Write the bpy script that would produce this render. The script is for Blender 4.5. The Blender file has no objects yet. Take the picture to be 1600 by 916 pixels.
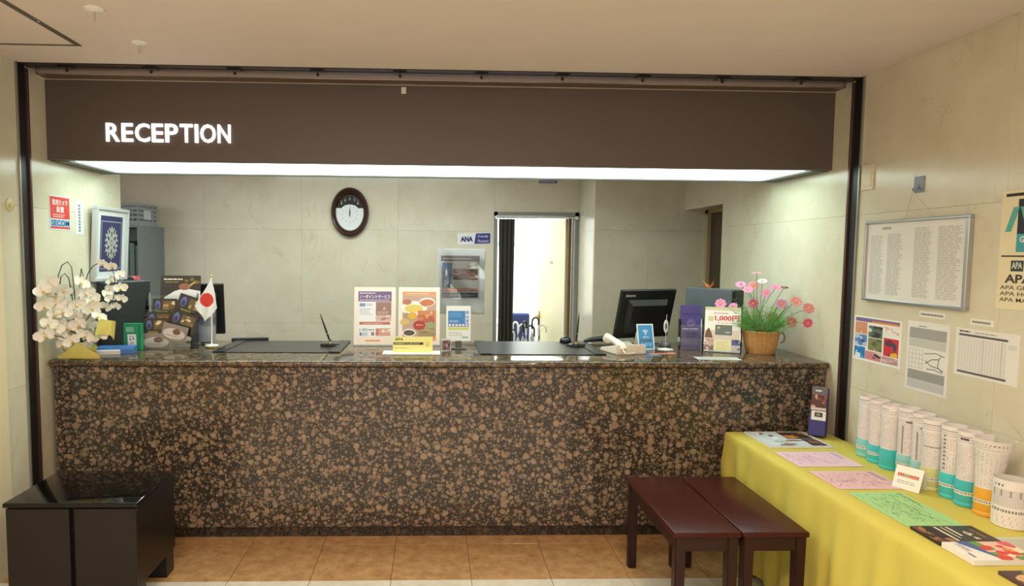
import bpy, bmesh, math, random
from mathutils import Vector, Matrix, Euler
R = math.radians
random.seed(7)
SC = bpy.context.scene
COL = SC.collection

# ------------------------------------------------------------------ camera
def setup_camera():
    f, p, r, yw, h, sx, sy = 1018.91, .0703, .0087, .0326, 1.6194, -90.65, 10.46
    F = Vector((math.sin(yw)*math.cos(p), math.cos(yw)*math.cos(p), -math.sin(p)))
    rt = Vector((math.cos(yw), -math.sin(yw), 0)); dn = F.cross(rt)
    c, s = math.cos(r), math.sin(r)
    X = c*rt - s*dn; D = s*rt + c*dn
    cam = bpy.data.cameras.new('camera'); o = bpy.data.objects.new('camera', cam); COL.objects.link(o)
    m = Matrix((X, -D, -F)).transposed().to_4x4(); m.translation = (0, 0, h)
    o.matrix_world = m
    cam.sensor_fit = 'HORIZONTAL'; cam.sensor_width = 36; cam.lens = f/1600*36
    cam.shift_x = -sx/1600; cam.shift_y = sy/1600; cam.clip_start = .05
    SC.camera = o
setup_camera()

# ------------------------------------------------------------------ light and exposure
w = bpy.data.worlds.new('world'); SC.world = w; w.use_nodes = True
w.node_tree.nodes['Background'].inputs[0].default_value = (1.0, .94, .88, 1)
w.node_tree.nodes['Background'].inputs[1].default_value = 1.2
SC.view_settings.view_transform = 'Standard'; SC.view_settings.look = 'None'
SC.view_settings.gamma = 1; SC.view_settings.use_curve_mapping = False
SC.view_settings.exposure = .2
def area(name, loc, rot, sx, sy, power, col):
    l = bpy.data.lights.new(name, 'AREA'); l.shape = 'RECTANGLE'; l.size = sx; l.size_y = sy
    l.energy = power; l.color = col
    o = bpy.data.objects.new(name, l); o.location = loc; o.rotation_euler = rot; COL.objects.link(o); return o
area('lobby_ceiling_light', (-.9, .6, 2.55), (0, 0, 0), 1.2, .3, 40, (1, .90, .78))
area('lobby_ceiling_light', (.5, .6, 2.55), (0, 0, 0), 1.2, .3, 30, (1, .80, .60))
area('back_office_ceiling_light', (1.0, 8.0, 2.5), (0, 0, 0), 1.6, 1.4, 85, (.94, 1, 1))
area('desk_area_ceiling_light', (-.6, 5.4, 2.53), (0, 0, 0), 2.4, .25, 34, (.88, 1, .97))

# ------------------------------------------------------------------ helpers
def lin(c):
    return tuple(((v/255/12.92) if v/255 <= .04045 else ((v/255+.055)/1.055)**2.4) for v in c)
MATS = {}
def mat(name, rgb=None, rough=.5, metal=0, emit=0, spec=.5, coat=0, trans=0, noise=0, nscale=30, bump=0):
    if name in MATS: return MATS[name]
    m = bpy.data.materials.new(name); m.use_nodes = True
    nt = m.node_tree; b = nt.nodes['Principled BSDF']
    c = lin(rgb) + (1,)
    b.inputs['Base Color'].default_value = c
    b.inputs['Roughness'].default_value = rough; b.inputs['Metallic'].default_value = metal
    b.inputs['Specular IOR Level'].default_value = spec
    if coat: b.inputs['Coat Weight'].default_value = coat; b.inputs['Coat Roughness'].default_value = .08
    if trans: b.inputs['Transmission Weight'].default_value = trans
    if emit:
        b.inputs['Emission Color'].default_value = c; b.inputs['Emission Strength'].default_value = emit
    if noise or bump:
        g = nt.nodes.new('ShaderNodeNewGeometry'); n = nt.nodes.new('ShaderNodeTexNoise')
        n.inputs['Scale'].default_value = nscale; n.inputs['Detail'].default_value = 4
        nt.links.new(g.outputs['Position'], n.inputs['Vector'])
        if noise:
            mx = nt.nodes.new('ShaderNodeMix'); mx.data_type = 'RGBA'
            mx.inputs[6].default_value = tuple(v*(1-noise) for v in c[:3]) + (1,)
            mx.inputs[7].default_value = tuple(min(1, v*(1+noise)) for v in c[:3]) + (1,)
            nt.links.new(n.outputs['Fac'], mx.inputs[0]); nt.links.new(mx.outputs[2], b.inputs['Base Color'])
        if bump:
            bp = nt.nodes.new('ShaderNodeBump'); bp.inputs['Strength'].default_value = bump; bp.inputs['Distance'].default_value = .004
            nt.links.new(n.outputs['Fac'], bp.inputs['Height']); nt.links.new(bp.outputs[0], b.inputs['Normal'])
    MATS[name] = m
    return m
def ink(rgb, rough=.55):
    return mat('ink_%d_%d_%d_%d' % (*[int(v) for v in rgb], int(rough*100)), rgb, rough)

def node_mat(name):
    m = bpy.data.materials.new(name); m.use_nodes = True; MATS[name] = m
    nt = m.node_tree
    return m, nt, nt.nodes['Principled BSDF']
def N(nt, t, **kw):
    n = nt.nodes.new(t)
    for k, v in kw.items():
        if hasattr(n, k): setattr(n, k, v)
        else: n.inputs[k.replace('_', ' ')].default_value = v
    return n
def ramp(nt, stops):
    n = nt.nodes.new('ShaderNodeValToRGB'); e = n.color_ramp.elements
    while len(e) < len(stops): e.new(.5)
    for i, (p, c) in enumerate(stops):
        e[i].position = p; e[i].color = (lin(c) + (1,)) if len(c) == 3 else c
    return n

def granite(name, dark, orbs, rough, shift=0.):
    m, nt, b = node_mat(name); L = nt.links.new
    g = N(nt, 'ShaderNodeNewGeometry')
    ad = N(nt, 'ShaderNodeVectorMath', operation='ADD'); ad.inputs[1].default_value = (shift, shift, shift)
    L(g.outputs['Position'], ad.inputs[0])
    wn = N(nt, 'ShaderNodeTexNoise', Scale=60., Detail=2.)
    L(ad.outputs[0], wn.inputs['Vector'])
    wm = N(nt, 'ShaderNodeMix', data_type='VECTOR'); wm.inputs[0].default_value = .006
    L(ad.outputs[0], wm.inputs[4]); L(wn.outputs['Color'], wm.inputs[5])
    n1 = N(nt, 'ShaderNodeTexNoise', Scale=90., Detail=5., Roughness=.7); L(ad.outputs[0], n1.inputs['Vector'])
    base = ramp(nt, [(.3, dark[0]), (.5, dark[1]), (.72, dark[2])]); L(n1.outputs['Fac'], base.inputs[0])
    prev = base.outputs[0]
    for sc, rmin, rmax, c in ((70, .20, .58, orbs[0]), (41, .16, .58, orbs[1]), (24, -.05, .52, orbs[2])):
        v = N(nt, 'ShaderNodeTexVoronoi', Scale=float(sc)); L(wm.outputs[1], v.inputs['Vector'])
        sep = N(nt, 'ShaderNodeSeparateColor'); L(v.outputs['Color'], sep.inputs[0])
        mr = N(nt, 'ShaderNodeMapRange'); mr.inputs[3].default_value = rmin; mr.inputs[4].default_value = rmax
        L(sep.outputs[0], mr.inputs[0])
        sub = N(nt, 'ShaderNodeMath', operation='SUBTRACT'); L(mr.outputs[0], sub.inputs[0]); L(v.outputs['Distance'], sub.inputs[1])
        mk = N(nt, 'ShaderNodeMapRange', interpolation_type='SMOOTHSTEP'); mk.inputs[1].default_value = -.02; mk.inputs[2].default_value = .05
        L(sub.outputs[0], mk.inputs[0])
        cr = ramp(nt, [(0, c[0]), (.5, c[1]), (1, c[2])]); L(sep.outputs[1], cr.inputs[0])
        n2 = N(nt, 'ShaderNodeTexNoise', Scale=120., Detail=5., Roughness=.75); L(ad.outputs[0], n2.inputs['Vector'])
        dk = N(nt, 'ShaderNodeMix', data_type='RGBA', blend_type='MULTIPLY'); dk.inputs[0].default_value = .8
        dr = ramp(nt, [(.32, (128, 120, 112)), (.52, (236, 232, 228)), (.7, (255, 255, 255))]); L(n2.outputs['Fac'], dr.inputs[0])
        L(cr.outputs[0], dk.inputs[6]); L(dr.outputs[0], dk.inputs[7])
        mx = N(nt, 'ShaderNodeMix', data_type='RGBA'); L(mk.outputs[0], mx.inputs[0]); L(prev, mx.inputs[6]); L(dk.outputs[2], mx.inputs[7])
        rg = N(nt, 'ShaderNodeMapRange', interpolation_type='SMOOTHSTEP'); rg.inputs[1].default_value = .0; rg.inputs[2].default_value = .10; rg.inputs[3].default_value = .62; rg.inputs[4].default_value = 1
        L(sub.outputs[0], rg.inputs[0]); rm = N(nt, 'ShaderNodeMix', data_type='RGBA', blend_type='MULTIPLY'); rm.inputs[0].default_value = 1
        rc = N(nt, 'ShaderNodeCombineColor'); [L(rg.outputs[0], rc.inputs[i]) for i in range(3)]
        L(dk.outputs[2], rm.inputs[6]); L(rc.outputs[0], rm.inputs[7]); L(rm.outputs[2], mx.inputs[7])
        prev = mx.outputs[2]
    L(prev, b.inputs['Base Color'])
    b.inputs['Roughness'].default_value = rough
    return m
GRAN = granite('brown_granite', [(30, 28, 26), (54, 49, 44), (92, 83, 74)],
    [[(122, 106, 92), (146, 127, 107), (110, 96, 85)], [(140, 120, 101), (160, 139, 116), (127, 110, 94)], [(160, 134, 113), (171, 149, 126), (147, 125, 107)]], .14)
GRANTOP = granite('brown_granite_top', [(40, 36, 32), (66, 58, 50), (100, 88, 74)],
    [[(112, 94, 76), (132, 110, 86), (100, 84, 70)], [(124, 104, 82), (146, 120, 92), (110, 92, 74)], [(140, 112, 88), (152, 126, 98), (126, 100, 80)]], .07, 3.3)
GRANDARK = granite('dark_granite', [(24, 22, 22), (40, 36, 34), (62, 54, 48)],
    [[(70, 58, 50), (84, 70, 58), (60, 52, 46)], [(76, 62, 52), (88, 72, 60), (64, 54, 48)], [(84, 68, 56), (92, 76, 62), (74, 60, 50)]], .2, 7.1)

def marble(name, c0, c1, vein, rough, vscale=1.6, amt=.35):
    m, nt, b = node_mat(name); L = nt.links.new
    g = N(nt, 'ShaderNodeNewGeometry'); oi = N(nt, 'ShaderNodeObjectInfo')
    sc = N(nt, 'ShaderNodeVectorMath', operation='SCALE'); sc.inputs[3].default_value = 9.
    cv = N(nt, 'ShaderNodeCombineXYZ'); L(oi.outputs['Random'], cv.inputs[0]); L(oi.outputs['Random'], cv.inputs[2])
    L(cv.outputs[0], sc.inputs[0])
    ad = N(nt, 'ShaderNodeVectorMath', operation='ADD'); L(g.outputs['Position'], ad.inputs[0]); L(sc.outputs[0], ad.inputs[1])
    n1 = N(nt, 'ShaderNodeTexNoise', Scale=vscale*2, Detail=8., Roughness=.65); L(ad.outputs[0], n1.inputs['Vector'])
    r1 = ramp(nt, [(.32, c0), (.68, c1)]); L(n1.outputs['Fac'], r1.inputs[0])
    n2 = N(nt, 'ShaderNodeTexNoise', Scale=vscale, Detail=6., Distortion=1.4); L(ad.outputs[0], n2.inputs['Vector'])
    s = N(nt, 'ShaderNodeMath', operation='SUBTRACT'); L(n2.outputs['Fac'], s.inputs[0]); s.inputs[1].default_value = .5
    a = N(nt, 'ShaderNodeMath', operation='ABSOLUTE'); L(s.outputs[0], a.inputs[0])
    mr = N(nt, 'ShaderNodeMapRange'); mr.inputs[1].default_value = 0; mr.inputs[2].default_value = .012; mr.inputs[3].default_value = amt; mr.inputs[4].default_value = 0
    L(a.outputs[0], mr.inputs[0])
    n3 = N(nt, 'ShaderNodeTexNoise', Scale=vscale*3.1, Detail=2.); L(ad.outputs[0], n3.inputs['Vector'])
    m3 = N(nt, 'ShaderNodeMapRange'); m3.inputs[1].default_value = .45; m3.inputs[2].default_value = .65; L(n3.outputs['Fac'], m3.inputs[0])
    mu = N(nt, 'ShaderNodeMath', operation='MULTIPLY'); L(mr.outputs[0], mu.inputs[0]); L(m3.outputs[0], mu.inputs[1])
    mx = N(nt, 'ShaderNodeMix', data_type='RGBA'); mx.inputs[7].default_value = lin(vein) + (1,)
    L(mu.outputs[0], mx.inputs[0]); L(r1.outputs[0], mx.inputs[6]); L(mx.outputs[2], b.inputs['Base Color'])
    b.inputs['Roughness'].default_value = rough
    return m
MARB = marble('cream_marble', (206, 198, 174), (218, 211, 190), (160, 136, 98), .2, 1.6, .24)
TILE = marble('brown_floor_tile', (160, 118, 78), (194, 154, 108), (136, 86, 48), .2, 7., .7)
TILEW = marble('cream_floor_tile', (206, 196, 180), (222, 214, 202), (180, 164, 140), .2, 5., .3)

def clear_plastic(name, rough=.05, gloss=.10, tint=(1, 1, 1, 1)):
    m = bpy.data.materials.new(name); m.use_nodes = True; nt = m.node_tree; nt.nodes.clear()
    o = nt.nodes.new('ShaderNodeOutputMaterial'); t = nt.nodes.new('ShaderNodeBsdfTransparent'); t.inputs[0].default_value = tint
    gl = nt.nodes.new('ShaderNodeBsdfGlossy'); gl.inputs['Roughness'].default_value = rough
    fr = nt.nodes.new('ShaderNodeFresnel'); fr.inputs[0].default_value = 1.45
    ad = nt.nodes.new('ShaderNodeMath'); ad.operation = 'ADD'; ad.inputs[1].default_value = gloss - .035; ad.use_clamp = True
    mx = nt.nodes.new('ShaderNodeMixShader')
    nt.links.new(fr.outputs[0], ad.inputs[0]); nt.links.new(ad.outputs[0], mx.inputs[0])
    nt.links.new(t.outputs[0], mx.inputs[1]); nt.links.new(gl.outputs[0], mx.inputs[2]); nt.links.new(mx.outputs[0], o.inputs[0])
    MATS[name] = m; return m
CLEAR = clear_plastic('clear_acrylic', .05, .06, (.96, .98, .98, 1))
FILM = clear_plastic('clear_film', .12, .10, (.98, .99, .99, 1))

WHITE = mat('white_plastic', (236, 236, 232), .4)
PAPER = mat('paper', (238, 236, 230), .6)
BLACK = mat('black_plastic', (20, 20, 22), .35)
SILVER = mat('brushed_aluminium', (188, 190, 192), .3, .9)
CHROME = mat('chrome', (215, 215, 215), .12, 1)

class B:
    """collects shapes into one mesh"""
    def __init__(s, m=None):
        s.bm = bmesh.new(); s.mats = []; s.cur = 0
        if m: s.use(m)
    def use(s, m):
        if m not in s.mats: s.mats.append(m)
        s.cur = s.mats.index(m); return s
    def _f(s, vs):
        try: f = s.bm.faces.new(vs)
        except ValueError: return None
        f.material_index = s.cur; return f
    def box(s, x0, x1, y0, y1, z0, z1, bev=0, seg=1, mtx=None):
        v = [s.bm.verts.new((x, y, z)) for z in (z0, z1) for y in (y0, y1) for x in (x0, x1)]
        fs = [s._f([v[i] for i in q]) for q in ((0, 2, 3, 1), (4, 5, 7, 6), (0, 1, 5, 4), (2, 6, 7, 3), (0, 4, 6, 2), (1, 3, 7, 5))]
        if mtx:
            for a in v: a.co = mtx @ a.co
        if bev:
            es = list({e for f in fs for e in f.edges})
            r = bmesh.ops.bevel(s.bm, geom=es, offset=bev, segments=seg, affect='EDGES', profile=.5)
            for f in r['faces']: f.material_index = s.cur
        return s
    def lathe(s, prof, n=24, c=(0, 0, 0), a0=0, a1=2*math.pi, sy=1., wob=None):
        full = abs(a1-a0-2*math.pi) < 1e-6; k = n if full else n+1
        rings = []
        for r, z in prof:
            if r < 1e-6: rings.append([s.bm.verts.new((c[0], c[1], c[2]+z))])
            else:
                ring = []
                for i in range(k):
                    a = a0+(a1-a0)*i/n; rr = r*(wob(a, z) if wob else 1)
                    ring.append(s.bm.verts.new((c[0]+rr*math.cos(a), c[1]+sy*rr*math.sin(a), c[2]+z)))
                rings.append(ring)
        for A, C in zip(rings, rings[1:]):
            for i in range(n):
                j = (i+1) % k
                if len(A) == 1 and len(C) == 1: continue
                if len(A) == 1: s._f([A[0], C[j], C[i]])
                elif len(C) == 1: s._f([A[i], A[j], C[0]])
                else: s._f([A[i], A[j], C[j], C[i]])
        return s
    def cyl(s, r, z0, z1, n=20, c=(0, 0, 0), r2=None):
        r2 = r if r2 is None else r2
        return s.lathe([(0, z0), (r, z0), (r2, z1), (0, z1)], n, c)
    def tube(s, pts, r, n=8, caps=True):
        pts = [Vector(p) for p in pts]; rs = r if isinstance(r, (list, tuple)) else [r]*len(pts)
        T = [(pts[min(i+1, len(pts)-1)]-pts[max(i-1, 0)]).normalized() for i in range(len(pts))]
        u = T[0].orthogonal().normalized(); rings = []
        for i, p in enumerate(pts):
            u = (u - T[i]*u.dot(T[i]))
            u = u.normalized() if u.length > 1e-6 else T[i].orthogonal().normalized()
            v = T[i].cross(u)
            rings.append([s.bm.verts.new(p+(u*math.cos(a)+v*math.sin(a))*rs[i]) for a in [2*math.pi*k/n for k in range(n)]])
        for A, C in zip(rings, rings[1:]):
            for i in range(n): s._f([A[i], A[(i+1) % n], C[(i+1) % n], C[i]])
        if caps: s._f(rings[0][::-1]); s._f(rings[-1])
        return s
    def poly(s, pts): s._f([s.bm.verts.new(p) for p in pts]); return s
    def prism(s, pts, z0, z1, mtx=None):
        a = [s.bm.verts.new((x, y, z0)) for x, y in pts]; b = [s.bm.verts.new((x, y, z1)) for x, y in pts]; n = len(pts)
        s._f(a[::-1]); s._f(b)
        for i in range(n): s._f([a[i], a[(i+1) % n], b[(i+1) % n], b[i]])
        if mtx:
            for v in a+b: v.co = mtx @ v.co
        return s
    def ball(s, c, r, sx=1, sy=1, sz=1, n=10, mtx=None):
        rr = bmesh.ops.create_uvsphere(s.bm, u_segments=n, v_segments=max(6, n//2+2), radius=r)
        for v in rr['verts']:
            co = Vector((v.co.x*sx, v.co.y*sy, v.co.z*sz))
            if mtx: co = mtx @ co
            v.co = co+Vector(c)
            for f in v.link_faces: f.material_index = s.cur
        return s
    def grid(s, fn, nu, nv):
        V = [[s.bm.verts.new(fn(i/nu, j/nv)) for j in range(nv+1)] for i in range(nu+1)]
        for i in range(nu):
            for j in range(nv): s._f([V[i][j], V[i+1][j], V[i+1][j+1], V[i][j+1]])
        return s
    def add_mesh(s, me, mtx):
        vs = [s.bm.verts.new(mtx @ v.co) for v in me.vertices]
        for p in me.polygons: s._f([vs[i] for i in p.vertices])
        return s
    def obj(s, name, parent=None, loc=(0, 0, 0), rot=(0, 0, 0), smooth=0, recalc=True):
        if recalc: bmesh.ops.recalc_face_normals(s.bm, faces=s.bm.faces)
        me = bpy.data.meshes.new(name); s.bm.to_mesh(me); s.bm.free()
        for m in s.mats: me.materials.append(m)
        if smooth:
            for p in me.polygons: p.use_smooth = True
            try: me.set_sharp_from_angle(angle=R(smooth))
            except Exception: pass
        o = bpy.data.objects.new(name, me); COL.objects.link(o)
        o.location = loc; o.rotation_euler = rot
        if parent: o.parent = parent
        return o
def tag(o, label, cat, group=None):
    o['label'] = label; o['category'] = cat
    if group: o['group'] = group
    return o
def thing(name, label, cat, loc=(0, 0, 0), rot=(0, 0, 0), group=None):
    o = bpy.data.objects.new(name, None); COL.objects.link(o); o.location = loc; o.rotation_euler = rot; o.empty_display_size = .05
    return tag(o, label, cat, group)
def struct(o): o['kind'] = 'structure'; return o
def copy(o, parent=None, loc=None, rot=None, scale=None):
    c = o.copy(); COL.objects.link(c)
    if parent: c.parent = parent
    if loc is not None: c.location = loc
    if rot is not None: c.rotation_euler = rot
    if scale is not None: c.scale = scale
    return c
TXT = {}
def text_mesh(t, bold=0., shear=0.):
    k = (t, bold, shear)
    if k not in TXT:
        cu = bpy.data.curves.new('lettering', 'FONT'); cu.body = t; cu.resolution_u = 3; cu.offset = bold; cu.shear = shear
        cu.fill_mode = 'BOTH' if hasattr(cu, 'fill_mode') else cu.fill_mode
        o = bpy.data.objects.new('lettering', cu); COL.objects.link(o)
        dg = bpy.context.evaluated_depsgraph_get()
        me = bpy.data.meshes.new_from_object(o.evaluated_get(dg))
        bpy.data.objects.remove(o); bpy.data.curves.remove(cu)
        xs = [v.co.x for v in me.vertices] or [0, 1]; ys = [v.co.y for v in me.vertices] or [0, 1]
        TXT[k] = (me, min(xs), max(xs), min(ys), max(ys))
    return TXT[k]

class Sheet(B):
    """a printed sheet: local x right, y up, z towards the reader; origin at its lower left corner"""
    def __init__(s, wd, ht, col=(238, 236, 230), t=.0012, rough=.55):
        super().__init__(ink(col, rough)); s.w, s.h, s.t, s.l = wd, ht, t, 0
        s.box(0, wd, 0, ht, 0, t)
    def z(s, l): return s.t+.00025*(l+1)
    def rect(s, x, y, w, h, c, l=0):
        s.use(ink(c)); z = s.z(l); return s.poly([(x, y, z), (x+w, y, z), (x+w, y+h, z), (x, y+h, z)])
    def shape(s, pts, c, l=0):
        s.use(ink(c)); z = s.z(l); return s.poly([(x, y, z) for x, y in pts])
    def oval(s, x, y, rx, ry, c, l=0, n=18, a0=0, a1=360):
        k = n if a1-a0 >= 360 else n+1
        return s.shape([(x+rx*math.cos(R(a0+(a1-a0)*i/n)), y+ry*math.sin(R(a0+(a1-a0)*i/n))) for i in range(k)], c, l)
    def line(s, x0, y0, x1, y1, wd, c, l=0):
        d = Vector((x1-x0, y1-y0)); d.normalize(); nx, ny = -d.y*wd/2, d.x*wd/2
        return s.shape([(x0-nx, y0-ny), (x1-nx, y1-ny), (x1+nx, y1+ny), (x0+nx, y0+ny)], c, l)
    def text(s, t, x, y, w, h, c, l=1, bold=.0, shear=0.):
        me, x0, x1, y0, y1 = text_mesh(t, bold, shear)
        s.use(ink(c))
        kx, ky = w/(x1-x0), h/(y1-y0)
        s.add_mesh(me, Matrix.Translation((x-x0*kx, y-y0*ky, s.z(l))) @ Matrix.Diagonal((kx, ky, 0, 1))); return s
    def rows(s, x, y, w, h, n, c, l=1, fill=.5, word=.018, rag=.3):
        """n rows of unreadably small print inside a box"""
        ph = h/n
        for i in range(n):
            yy = y+h-(i+1)*ph+ph*(1-fill)/2; xx = x; end = x+w*(1-random.random()*rag)
            while xx < end-1e-4:
                ww = min(end-xx, word*random.uniform(.5, 1.7)); s.rect(xx, yy, ww*.86, ph*fill, c, l); xx += ww
        return s
    def photo(s, x, y, w, h, cols, n=14, l=1, bg=None):
        """a colour picture: overlapping blobs clipped to its box"""
        s.rect(x, y, w, h, bg or cols[0], l)
        for i in range(n):
            rx, ry = w*random.uniform(.08, .26), h*random.uniform(.08, .24)
            cx, cy = x+random.uniform(.05, .95)*w, y+random.uniform(.05, .95)*h
            pts = []
            for k in range(11):
                a = 2*math.pi*k/11; q = random.uniform(.75, 1.15)
                pts.append((min(x+w, max(x, cx+rx*q*math.cos(a))), min(y+h, max(y, cy+ry*q*math.sin(a)))))
            s.shape(pts, random.choice(cols), l+.12*(i+1))
        return s
RIGHTWALL = (R(90), 0, R(-90)); LEFTWALL = (R(90), 0, R(90)); FRONT = (R(90), 0, 0)

XL, XR, ZC, H = -2.114, 2.267, 2.571, 1.018
YB, YP, XP = 6.518, 5.883, 1.458

# ------------------------------------------------------------------ the room
JOINT = mat('joint_grout', (196, 188, 164), .8)
FLJ = mat('floor_grout', (96, 78, 58), .8)
fl = struct(B(FLJ).box(-4.2, 2.9, -2.2, 6.7, -.12, -.004).obj('floor'))
tm = {}
def tile(x0, x1, y0, y1, m):
    k = (round(x1-x0, 3), round(y1-y0, 3), m.name)
    if k not in tm:
        b = B(m).box(0, x1-x0-.0025, 0, y1-y0-.0025, 0, .012, .0008); o = b.obj('tile', fl); tm[k] = o
    else: o = copy(tm[k], fl)
    o.location = (x0+.00125, y0+.00125, -.012)
xs = [XL] + [round(.2013+.4*k, 4) for k in range(-5, 6) if XL+.02 < .2013+.4*k < XR-.02] + [XR]
ys = [3.66, 3.539] + [round(3.139-.4*k, 4) for k in range(0, 12)]
for j in range(len(ys)-1):
    for i in range(len(xs)-1):
        tile(xs[i], xs[i+1], ys[j+1], ys[j], TILEW if j >= 2 else TILE)

CEIL = mat('ceiling_paint', (226, 214, 206), .6, noise=.03, nscale=5)
struct(B(CEIL).box(-2.6, 2.7, -2.2, 3.455, ZC, ZC+.12).box(-4.2, 2.9, 3.60, 6.7, 2.545, ZC+.12).box(-2.6, 2.7, 3.455, 3.60, 2.60, ZC+.12).obj('ceiling'))

def panelled(name, axis, plane, sgn, cols, rows, thick, mt, skip=lambda c, r: False, back=.10):
    """wall: a backing with separate marble slabs; axis = the axis the wall is normal to, sgn = the way it faces"""
    b = B(JOINT); pb = plane-sgn*thick
    c0, c1, z0, z1 = cols[0], cols[-1], rows[0], rows[-1]
    def bx(bb, a0, a1, u0, u1, v0, v1, bev=0):
        lo, hi = min(a0, a1), max(a0, a1)
        if axis == 'x': bb.box(lo, hi, u0, u1, v0, v1, bev)
        else: bb.box(u0, u1, lo, hi, v0, v1, bev)
    root = None
    for i in range(len(cols)-1):
        for j in range(len(rows)-1):
            if not skip(i, j): bx(b, pb, pb-sgn*back, cols[i], cols[i+1], rows[j], rows[j+1])
    root = struct(b.obj(name))
    for i in range(len(cols)-1):
        for j in range(len(rows)-1):
            if skip(i, j): continue
            p = B(mt); g = .0004
            bx(p, plane, pb, cols[i]+g, cols[i+1]-g, rows[j]+g, rows[j+1]-g, .0004)
            p.obj('marble_slab', root)
    return root
ROWS = [0, .92, 1.845, ZC]
panelled('wall_left', 'x', XL, 1, [3.271, 3.44, 3.515, 4.1, 4.515], ROWS, .02, MARB, skip=lambda i, j: False)
LPAINT = mat('cream_wall_paint', (222, 206, 172), .6)
struct(B(LPAINT).box(-2.30, XL+.012, -2.2, 3.262, 0, ZC).obj('trim_1'))
panelled('wall_right', 'x', XR, -1, [-2.2, -1.1, -.2, .7, 1.62, 2.53, 3.425, 3.535, 4.3, 5.08], ROWS, .02, MARB)
# back wall with the office doorway, projecting wall beside it, wall with the side door
panelled('wall_back', 'y', YB, -1, [-4.1, -3.2, -2.25, -1.3, -.348, .605], ROWS, .02, MARB)
struct(B(MARB).box(.6055, XP, YB, YB+.12, 2.04, ZC).obj('wall_above_doorway'))
panelled('wall_projecting', 'y', YP, -1, [XP, 1.95, 2.72], ROWS, .02, MARB, back=.06)
panelled('wall_return', 'x', XP-.002, -1, [YP+.0195, YB], ROWS, .0199, MARB, back=.06)
struct(B(MARB).box(XR+.015, 2.72, 5.085, YP, 2.03, ZC).obj('wall_lintel'))
struct(B(MARB).box(2.287, 2.72, 4.98, 5.085, 0, ZC).obj('wall_stub'))
dr = struct(B(mat('dark_door', (74, 60, 44), .45, noise=.1, nscale=12)).box(2.50, 2.54, 5.12, 5.83, 0, 2.0, .003).obj('door_1'))
B(mat('door_frame_beige', (176, 158, 122), .45)).box(2.47, 2.545, YP-.05, YP+.0, 0, 2.03).box(2.47, 2.545, 5.09, 5.12, 0, 2.03).box(2.47, 2.545, 5.09, YP, 2.0, 2.03).obj('door_frame', dr)
struct(B(MARB).box(-4.2, -4.1, 4.3, 6.7, 0, ZC).obj('wall_far_left'))

# office beyond the doorway
OW = mat('office_wall_white', (242, 242, 236), .6)
struct(B(OW).box(-.4, 2.4, 9.3, 9.4, 0, 2.6).obj('wall_office_back'))
struct(B(OW).box(-.5, -.4, 6.64, 9.4, 0, 2.6).obj('wall_office_left'))
struct(B(OW).box(2.4, 2.5, 6.64, 9.4, 0, 2.6).obj('wall_office_right'))
struct(B(OW).box(-.5, 2.5, 6.70, 9.4, 2.6, 2.7).obj('wall_office_top'))
struct(B(mat('office_floor', (190, 184, 170), .5)).box(-.5, 2.5, 6.70, 9.4, -.12, 0).obj('floor_office'))
GREYM = mat('grey_metal_frame', (140, 140, 134), .5, .1)
d2 = struct(B(GREYM).box(.605, .640, YB-.015, 6.645, 0, 2.04).box(1.415, XP-.001, YB-.015, 6.645, 0, 2.04).box(.605, XP-.001, YB-.015, 6.645, 2.003, 2.04).obj('door_2'))
B(mat('brown_wood_jamb', (122, 92, 54), .5)).box(1.372, 1.404, 6.60, 6.66, 0, 2.0).obj('door_jamb', d2)
lf = B(mat('cream_door_leaf', (228, 220, 186), .4)).box(0, .76, -.02, .02, .01, 1.985, .002).obj('door_leaf', d2, (1.372, 6.66, 0), (0, 0, R(101.5)))
BRASS = mat('brass', (200, 160, 70), .25, 1)
hb = B(BRASS).box(.685, .725, .02, .024, .80, .98, .002)
hb.tube([(.705, .02, .93), (.705, .065, .93), (.69, .07, .93), (.60, .07, .93)], .009)
hb.obj('handle', lf)
B(mat('grey_sign', (170, 164, 140), .5)).box(.33, .42, .02, .022, 1.52, 1.55).obj('door_plate', lf)

# ------------------------------------------------------------------ shutter rail and posts
DKM = mat('dark_bronze', (38, 32, 30), .4, .4); RAILM = mat('rail_bronze_metal', (166, 156, 156), .22, .9); PUR = mat('post_edge_bronze', (96, 74, 74), .3, .7)
sr = thing('shutter_rail', 'long bronze shutter rail with screws running along ceiling above brown fascia', 'rail', (0, 3.455, 2.571))
B(DKM).box(XL, XR, 0, .09, -.004, .026).obj('slot_lining', sr)
B(RAILM).box(XL+.05, XR-.05, .058, .075, -.042, -.004, .002).obj('rail_face', sr)
B(mat('rail_underside', (112, 90, 72), .4, .3)).box(XL+.05, XR-.05, .075, .15, -.042, -.030).obj('rail_underside', sr)
sc0 = None
for k in range(10):
    x = -1.9+k*.43
    if sc0 is None: sc0 = B(DKM).lathe([(0, 0), (.009, 0), (.007, .004), (0, .005)], 12).obj('screw', sr, (x, .0585, -.022), (R(90), 0, 0))
    else: copy(sc0, sr, (x, .0585, -.022))
    if k == 0: cl0 = B(DKM).box(-.035, .035, .03, .07, -.012, -.002, .001).obj('clip', sr, (x, 0, 0))
    else: copy(cl0, sr, (x, 0, 0))
for sd, X, lab in ((1, XL, 'dark bronze shutter guide post on wall by white orchids'), (-1, XR, 'dark bronze shutter guide post on wall behind the yellow table')):
    t = thing('shutter_post', lab, 'post', (X, 3.478, 0))
    B(DKM).box(min(0, sd*.006), max(0, sd*.006), -.042, .020, 0, 2.57).obj('channel', t)
    B(PUR).box(min(0, sd*.018), max(0, sd*.018), .020, .036, 0, 2.555, .002).obj('channel_lip', t)
    B(mat('post_edge_grey', (150, 152, 146), .35, .6)).box(min(0, sd*.010), max(0, sd*.010), -.052, -.042, 0, 2.565).obj('channel_lip', t)

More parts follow.
